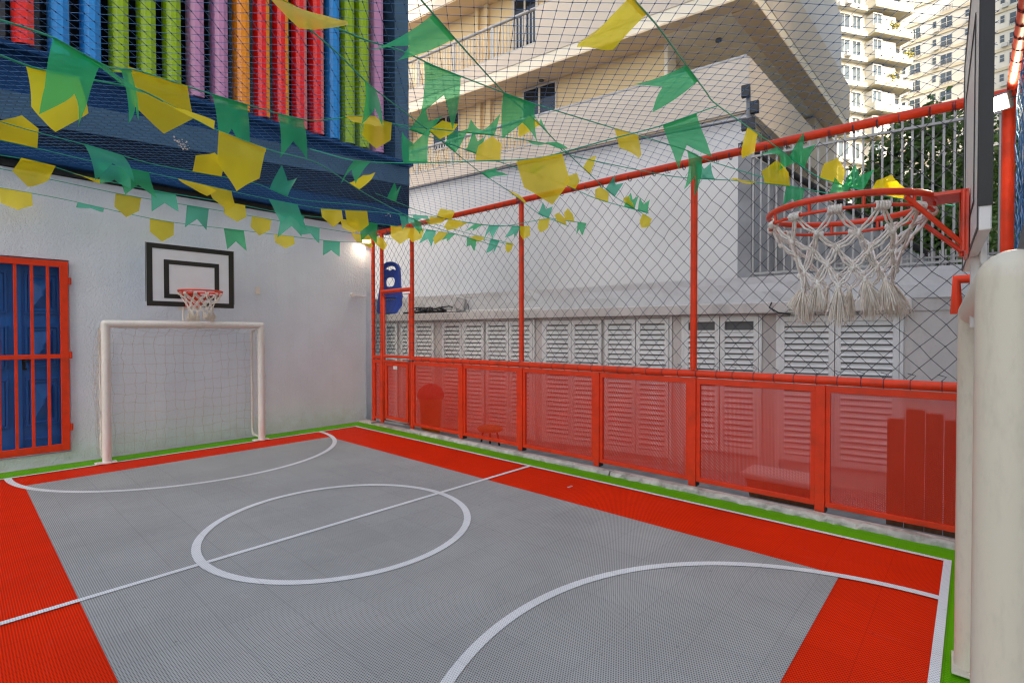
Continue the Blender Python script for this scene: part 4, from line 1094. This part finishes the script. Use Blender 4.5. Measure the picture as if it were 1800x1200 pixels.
for s in (8.6, 9.05): 
    b = MB(); b.fbox(FH, s, s + .18, -.798, -.66, 7.31, 9.94); ho(b, 'pilaster', M['ochre'])
b = MB(); b.fbox(FH, 2.25, 2.349, -1.6, -.78, 7.31, 9.978); ho(b, 'corner_pier', M['beige'])
b = MB(); b.fbox(FH, 0, 16, -8, .10, 9.98, 10.34); b.fbox(FE, -.1, 12, -5, .10, 9.985, 10.335); ho(b, 'upper_slab', M['beige'])
b = MB(); b.fbox(FH, -.1, 16, -.34, .14, 9.93, 9.978); b.fbox(FE, .34, 12, -.5, .14, 9.93, 9.978); ho(b, 'soffit_band', M['tan'])
b = MB(); b.fbox(FH, 2.25, 16, -.9, -.342, 9.946, 9.978); ho(b, 'soffit', M['tan'])
for s, o in ((1.0, -1.5), (6.4, -.58), (10.2, -.58)):
    b = MB(); b.tube([FH(s, o, 9.92), FH(s, o, 9.945 if s > 2 else 9.978)], .09, 12); ho(b, 'downlight', M['dark_grey'])
b = MB(); b.fbox(FH, 0, 6.2, -.16, .12, 10.342, 11.9); b.fbox(FE, -.12, 12, -.16, .12, 10.342, 11.9); ho(b, 'upper_parapet', M['cream'], .01)
b = MB(); b.fbox(FH, 6.2, 16, -.16, .12, 10.342, 10.78); ho(b, 'upper_slab_edge', M['cream'], .01)
railing(10.78, 11.9, 6.25, 16, 'upper_railing')
b = MB(); b.tube([FH(5.9, -.03, 11.98), FH(16, -.03, 11.98)], .055, 10); b.tube([FH(-.0, -.03, 11.98), FH(5.9, -.03, 11.98)], .055, 10); ho(b, 'upper_handrail', M['alu'])
b = MB(); b.fbox(FH, 2.35, 16, -8, -.8, 10.345, 13.378); ho(b, 'upper_recessed_wall', M['ochre'])
pxs2 = MB(); pxs2.fbox(FH, 6.73, 7.6, -.798, -.785, 10.5, 13.07); w = ho(pxs2, 'balcony_door', M['dark_glass'])
b = MB()
for a in ((6.63, 6.73, 10.4, 13.17), (7.6, 7.7, 10.4, 13.17), (7.14, 7.2, 10.5, 13.07), (6.73, 7.6, 13.07, 13.17)): b.fbox(FH, a[0], a[1], -.784 if a[0] == 7.14 else -.798, -.73, a[2], a[3])
q = b.build('frame', M['cream']); q.parent = w
for s in (8.7, 9.15): 
    b = MB(); b.fbox(FH, s, s + .18, -.798, -.66, 10.35, 13.37); ho(b, 'pilaster', M['ochre'])
b = MB(); b.fbox(FH, .0, 16, -8, .1, 13.42, 13.8); ho(b, 'roof_slab', M['cream']); b = MB(); b.fbox(FH, 0, 16, -.9, .08, 13.38, 13.418); ho(b, 'roof_soffit', M['tan'])
b = MB(); b.fbox(FH, 0, 16, -.16, .12, 13.802, 15.4); ho(b, 'roof_parapet', M['cream'])
for s, z in ((12.5, 11.55), (13.3, 11.55), (12.6, 9.2)):
    b = MB(); b.fbox(FH, s, s + .7, -.75, -.4, z, z + .6); q = ho(b, 'air_conditioner', M['tower_white'], .02)
    b = MB(); b.tube([FH(s + .35, -.40, z + .3), FH(s + .35, -.385, z + .3)], .24, 16); f = b.build('fan_grille', M['dark_grey']); f.parent = q
# far upper mass of the house at the end: a slanting dark shutter box and a lean-to in the sun
b = MB(); b.fbox(FE, 3.0, 12, -6, -.2, 10.5, 15.0); ho(b, 'end_wing', M['house_white'])
b = MB(); b.fbox(FE, 9.0, 12.4, -6, -.5, -.2, 9.9); ho(b, 'end_annex', M['cream'])
b = MB(); b.tube([FH(-.02, .14, 6.9), FH(4, .14, 7.02), FH(16, .14, 7.05)], .03, 6); b.tube([FE(0, .14, 6.9), FE(3, .14, 6.75), FE(6, .14, 6.85)], .02, 6); ho(b, 'cable_run', M['dark_grey'])

# stair and slanting wall between the bar fence and the house
st = empty('outdoor_stair', FS(-2.0, -1.2, 1.5), 'grey outdoor stair with a dark slanting handrail behind the metal bars', 'stair')
FR = frame(*FS(-1.3, -1.0, 0)[:2], .137 + .35, -.9)
b = MB(); b.prism([Vector(FR(0, 0, 1.2)), Vector(FR(2.6, 0, 1.2)), Vector(FR(2.6, 0, 2.05)), Vector(FR(0, 0, 3.92))], Vector((.9, .4, 0))); put(b.build('side_wall', M['grey']), st)
b = MB(); b.tube([FR(-.1, -.03, 4.05), FR(2.7, -.03, 2.04)], .045, 8); put(b.build('handrail', M['black']), st)
b = MB()
for i in range(6):
    b.fbox(FR, .25 + i * .4, .27 + i * .4, -.08, -.005, 1.2, 3.6 - i * .28)
put(b.build('baluster', M['alu']), st)

# ------------------------------------------------------------------ apartment towers in the sun
def tower(px, py, hx, hy, w, dep, fh, nf, label, z0, kind):
    fr = frame(px, py, hx, hy)
    t = empty('apartment_tower', fr(w / 2, -dep / 2, 0), label, 'building')
    def tb(mb, name, m): o = mb.build(name, m); put(o, t); return o
    H = z0 + fh * nf
    b = MB(); b.fbox(fr, 0, w, -dep, 0, -.2, H); tb(b, 'wall', M['tower'] if kind == 'balcony' else M['tower_pale'])
    rnd = random.Random(int(w * 100))
    if kind == 'balcony':
        cols = [(.3, w * .56), (w * .56, w - .2)]
        bands = MB(); par = MB(); gl = MB(); fr_ = MB(); ac = MB(); wh = MB(); pl = MB()
        for f in range(nf):
            z = z0 + f * fh
            a0, a1 = .2, w * .60
            bands.fbox(fr, a0, a1, .002, 1.5, z, z + .22)
            par.fbox(fr, a0, a1, 1.35, 1.52, z + .22, z + .95); par.fbox(fr, a0, a0 + .12, .002, 1.35, z + .22, z + .95); par.fbox(fr, a1 - .12, a1, .002, 1.35, z + .22, z + .95)
            par.fbox(fr, a1 + .002, w + .1, .002, .55, z + .0, z + .55)
            wh.fbox(fr, a0 + 1.9, a1 - .3, .003, .9, z + .22, z + 2.5)
            for s0, s1 in ((a0 + .3, a0 + 1.7), (a1 - 1.5, a1 - .35), (a1 + .5, a1 + 1.6), (a1 + 2.1, w - .3)):
                o = .92 if s0 == a1 - 1.5 else .01
                if z < 6: continue
                fr_ = MB(); fr_.fbox(fr, s0, s1, o - .006, o + .02, z + .75, z + 2.35); fr_.cur = 1
                fr_.fbox(fr, s0 - .08, s0, o, o + .07, z + .7, z + 2.4); fr_.fbox(fr, s1, s1 + .08, o, o + .07, z + .7, z + 2.4); fr_.fbox(fr, (s0 + s1) / 2 - .04, (s0 + s1) / 2 + .04, o + .021, o + .06, z + .75, z + 2.35)
                fr_.fbox(fr, s0 - .1, s1 + .1, o, o + .12, z + 2.4, z + 2.5); tb(fr_, 'window', [M['tower_glass'], M['tower_white']])
            if rnd.random() < .8: ac = MB(); ac.fbox(fr, w - 1.3, w - .5, .56, .95, z + .15, z + .7); tb(ac, 'air_conditioner', M['tower_white'])
            if rnd.random() < .7:
                c = rnd.uniform(a0 + .5, a1 - .8)
                for q in range(40): pl.oct((lambda p: p)(fr(c + rnd.gauss(0, .35), 1.5 + rnd.gauss(0, .12), z + 1.1 + rnd.gauss(0, .25))), .12)
        tb(bands, 'balcony_slab', M['tower_band']); tb(par, 'balcony_parapet', M['tower']); tb(wh, 'balcony_wall', M['tower_white'])
        tb(pl, 'balcony_plants', M['leaf_yellow'])
    else:
        bands = MB(); gl = MB(); fr_ = MB(); rail = MB(); sm = MB()
        n = max(2, int(w / 3.4)); cw = w / n
        for f in range(nf):
            z = z0 + f * fh
            bands.fbox(fr, 0, w, .002, .22, z - .15, z + .28)
            for c in range(n):
                s = c * cw
                for s0, s1, zb in ((s + .4, s + 1.75, .7), (s + 2.35, s + 2.8, 1.2)):
                    if z < 18 or z > 52: continue
                    fr_ = MB(); fr_.fbox(fr, s0, s1, .002, .02, z + zb, z + 2.25); fr_.cur = 1
                    fr_.fbox(fr, s0 - .07, s0, .002, .09, z + zb, z + 2.25); fr_.fbox(fr, s1, s1 + .07, .002, .09, z + zb, z + 2.25); fr_.fbox(fr, s0, s1, .021, .05, z + (zb + 2.25) / 2 - .03, z + (zb + 2.25) / 2 + .03)
                    if zb < 1: fr_.fbox(fr, (s0 + s1) / 2 - .04, (s0 + s1) / 2 + .04, .021, .07, z + zb, z + 2.25)
                    tb(fr_, 'window', [M['tower_glass'], M['tower_white']])
                if rnd.random() < .6 and 18 < z < 52: sm = MB(); sm.fbox(fr, s + 1.95, s + 2.6, .225, .6, z + .3, z + .8); tb(sm, 'air_conditioner', M['tower_white'])
                if rnd.random() < .8:
                    rail.fbox(fr, s + .3, s + 1.85, .35, .40, z + .95, z + 1.0); q = s + .3
                    while q < s + 1.85: rail.fbox(fr, q, q + .04, .35, .38, z + .28, z + .95); q += .18
        tb(bands, 'floor_band', M['tower_pale_band']); tb(rail, 'window_railing', M['dark_grey'])
    return t
tower(62.7, 4.5, -.842, .539, .01, .01, 3, 0, 'x', 0, 'none') if False else None
T1 = frame(62.7, 4.5, .842, -.539)
# along must run with the outward side facing the court: start at the right-hand end
tower(62.7 + .842 * 9.7, 4.5 - .539 * 9.7, -.842, .539, 9.7, 10, 2.92, 15, 'sunlit cream tower with stacked balconies and plants, just right of the house', .6, 'balcony')
tower(100.5, -12.7, .15, .989, 16.0, 14, 2.9, 22, 'taller sunlit tower with rows of small windows behind the trees', .4, 'flat')
tower(81.0, 8.8, -.842, .539, 5.0, 8, 2.92, 18, 'narrow slice of cream tower between the house and the balconied tower', .4, 'balcony')
tower(92.0, -24.0, .15, .989, 10.5, 12, 2.9, 22, 'tower at the far right behind the black post of the backboard', .9, 'flat')
# tall slab added behind the camera, out of view, to shade the court
b = MB(); b.box(-24, 5.1, -18, -11, -.2, 33)
for f in range(10): b.box(-24, 5.1, -10.998, -10.7, 2.5 + f * 3, 2.9 + f * 3)
tag(b.build('shade_block', M['shade_block_white']), 'tall pale block added behind the camera to shade the whole court', 'building')
b = MB(); b.box(-1.7, .15, -7.9, -7.67, -.2, 3.35); tag(b.build('side_wall', M['house_white']), 'pale wall glimpsed through the dense netting at the right edge', 'wall')

b = MB(); b.box(8.3, 26, -20, -11.2, -.2, 31)  # second unseen block, added to cast shade on the house end
for f in range(9): b.box(8.3, 26, -11.198, -10.9, 2.5 + f * 3, 2.9 + f * 3)
tag(b.build('shade_block_end', M['tower']), 'second tall block added out of frame on the right to shade the house end', 'building')

# ------------------------------------------------------------------ trees behind the bars
def tree(name, base, h, crown, n, m, label, seed, leaf=.10, limbs=5):
    rnd = random.Random(seed)
    t = empty(name, base, label, 'tree' if 'tree' in name else 'plant', None)
    b = MB(); base = Vector(base); top = base + Vector((rnd.uniform(-.2, .2), rnd.uniform(-.2, .2), h))
    b.tube([base, base.lerp(top, .35) + Vector((.06, -.05, 0)), base.lerp(top, .7) + Vector((-.05, .05, 0)), top], [h * .030, h * .024, h * .017, h * .008], 8)
    for c, r in crown:
        c = Vector(c)
        s = base.lerp(top, rnd.uniform(.35, .8)); mid = s.lerp(c, .5) + Vector((rnd.uniform(-.1, .1), rnd.uniform(-.1, .1), .1))
        b.tube([s, mid, c], [h * .011, h * .007, h * .003], 6)
        for q in range(4):
            e = c + Vector((rnd.gauss(0, 1), rnd.gauss(0, 1), rnd.gauss(0, .7))).normalized() * r * .8
            b.tube([c, c.lerp(e, .5) + Vector((0, 0, .04)), e], [h * .004, h * .003, h * .001], 5)
    put(b.build('trunk', M['bark']), t)
    b = MB()
    tot = sum(r ** 2 for c, r in crown)
    for c, r in crown:
        c = Vector(c)
        k = int(n * r * r / tot); sub = []
        for i in range(max(6, k // 45)):
            d = Vector((rnd.gauss(0, 1), rnd.gauss(0, 1), rnd.gauss(0, 1))).normalized()
            sub.append(c + d * r * rnd.uniform(.35, 1.0) * (1 if d.z > -.3 else .8))
        for i in range(k):
            sc = rnd.choice(sub); p = sc + Vector((rnd.gauss(0, 1), rnd.gauss(0, 1), rnd.gauss(0, .75))) * r * .20
            a = Vector((rnd.gauss(0, 1), rnd.gauss(0, 1), rnd.gauss(-.3, .6))).normalized(); s = a.orthogonal().normalized()
            s = (s * cos(i) + a.cross(s) * sin(i))
            L = leaf * rnd.uniform(.6, 1.3); w = L * .34
            b.poly([p, p + a * L * .45 + s * w, p + a * L, p + a * L * .45 - s * w])
    put(b.build('crown', m), t)
tree('broadleaf_tree', (8.4, -6.4, -.2), 5.2, [((7.7, -6.3, 3.2), 1.0), ((8.6, -6.9, 4.3), 1.0), ((7.9, -5.9, 4.2), .8), ((9.2, -7.2, 5.0), .9), ((8.6, -6.0, 5.2), .55), ((8.2, -7.2, 3.3), .9), ((8.1, -6.6, 5.6), .7), ((8.3, -5.6, 4.6), .55)], 12000, M['leaf_dark'], 'dark leafy tree behind the metal bars, right of the hoop net', 3, .13)
tree('dense_tree', (6.6, -6.9, -.2), 3.4, [((6.5, -6.7, 2.9), .75), ((6.9, -7.0, 3.5), .65), ((6.2, -6.2, 2.6), .6), ((6.7, -7.3, 2.7), .7)], 7000, M['leaf_dark'], 'low dark bushy tree just above the concrete upstand behind the rim', 4, .11)
tree('leaning_tree', (9.6, -5.2, -.2), 4.0, [((9.3, -5.1, 3.2), .8), ((9.9, -5.6, 3.9), .7), ((9.2, -4.6, 2.6), .7)], 4500, M['leaf_mid'], 'lighter green tree beside the cream tower behind the bars', 5, .12)
tree('small_shrub', (5.3, -5.3, -.2), 2.6, [((5.3, -5.3, 2.75), .42), ((5.6, -5.1, 2.4), .4), ((5.0, -5.4, 2.35), .35)], 2600, M['leaf_mid'], 'bright green shrub at the foot of the stair behind the far side of the rim', 6, .09)
tree('tall_tree', (13.5, -8.8, -.2), 7.2, [((13.2, -8.5, 6.0), 1.5), ((14.0, -9.3, 7.0), 1.2), ((12.8, -8.0, 4.8), 1.2), ((13.6, -9.6, 5.2), 1.4), ((13.0, -9.2, 3.6), 1.4)], 9000, M['leaf_dark'], 'taller tree at the right edge behind the black side of the backboard', 8, .17)
# big banana-like leaves among the bushes
b = MB(); rnd = random.Random(2)
for i in range(9):
    a = i * .7; p0 = Vector((6.0, -6.3, 2.1)); d = Vector((cos(a), sin(a), 0)); pts = []
    P = []
    for k in range(8):
        f = k / 7; c = p0 + d * .7 * f + Vector((0, 0, 1.0 * f - .75 * f * f)); s = Vector((-sin(a), cos(a), 0)) * .11 * sin(pi * min(1, f + .08)) ** .6
        P.append([c - s, c + Vector((0, 0, -.02)), c + s])
    b.grid(P, True)
tag(b.build('broad_leaf_plant', M['leaf_mid']), 'plant with large arching green leaves between the bushes behind the bars', 'plant')

# ------------------------------------------------------------------ things in the passage
def lathe(mb, c, prof, n=24):
    P = [[(c[0] + r * cos(2 * pi * k / n), c[1] + r * sin(2 * pi * k / n), c[2] + z) for k in range(n + 1)] for r, z in prof]
    mb.grid(P, True)
bk = empty('bucket', (-.22, -.80, -.2), 'orange bucket with a red lid in the passage behind the gate panel', 'bucket')
b = MB(); lathe(b, (-.22, -.80, -.2), [(0, .0), (.14, 0), (.15, .03), (.185, .62), (.20, .63), (.20, .66)]); put(b.build('body', M['bucket_orange']), bk)
b = MB(); lathe(b, (-.22, -.80, -.2), [(.205, .65), (.22, .67), (.22, .71), (.19, .80), (.10, .87), (0, .89)]); put(b.build('lid', M['lid_red']), bk)
sl = empty('stool', (-.30, -2.25, -.2), 'low round orange stool behind the fence panel with the shutters', 'stool')
b = MB(); lathe(b, (-.30, -2.25, .12), [(0, -.02), (.15, -.02), (.18, 0), (.18, .035), (.16, .05), (0, .05)]); put(b.build('seat', M['bucket_orange']), sl)
for k in range(4):
    a = pi / 4 + k * pi / 2; b = MB(); b.tube([(-.30 + .10 * cos(a), -2.25 + .10 * sin(a), .10), (-.30 + .15 * cos(a), -2.25 + .15 * sin(a), -.2)], .014, 8); put(b.build('leg', M['black']), sl)
bx = empty('storage_bench', (-.28, -6.10, -.2), 'pale box bench with an overhanging lid behind the lower panel near the hoop', 'bench')
b = MB()
b.hexa([(-.40, -6.36, -.2), (-.14, -6.36, -.2), (-.14, -5.86, -.2), (-.40, -5.86, -.2), (-.44, -6.42, .13), (-.10, -6.42, .13), (-.10, -5.80, .13), (-.44, -5.80, .13)]); put(b.build('body', M['brown_wood'], None, .02), bx)
b = MB(); b.box(-.47, -.07, -6.46, -5.76, .132, .19); put(b.build('lid', M['white_metal'], None, .02), bx)
for x0, y0, y1, zt in ((-.34, -6.99, -6.88, .80), (-.31, -7.12, -6.995, .885), (-.34, -7.235, -7.125, .865), (-.32, -7.42, -7.24, .82)):
    b = MB(); b.hexa([(x0, y0, -.2), (x0 + .03, y0, -.2), (x0 + .03, y1, -.2), (x0, y1, -.2), (x0 + .06, y0, zt), (x0 + .09, y0, zt), (x0 + .09, y1, zt), (x0 + .06, y1, zt)])
    o = b.build('wooden_board', M['brown_wood'], None, .003)
    lab = {.80: 'leftmost brown board leaning behind the last fence panel', .885: 'tallest brown board leaning behind the last fence panel', .865: 'second tallest brown board, right of the tallest one', .82: 'widest brown board, at the right end of the leaning row'}[zt]
    tag(o, lab, 'board', 'boards leaning behind the last fence panel')
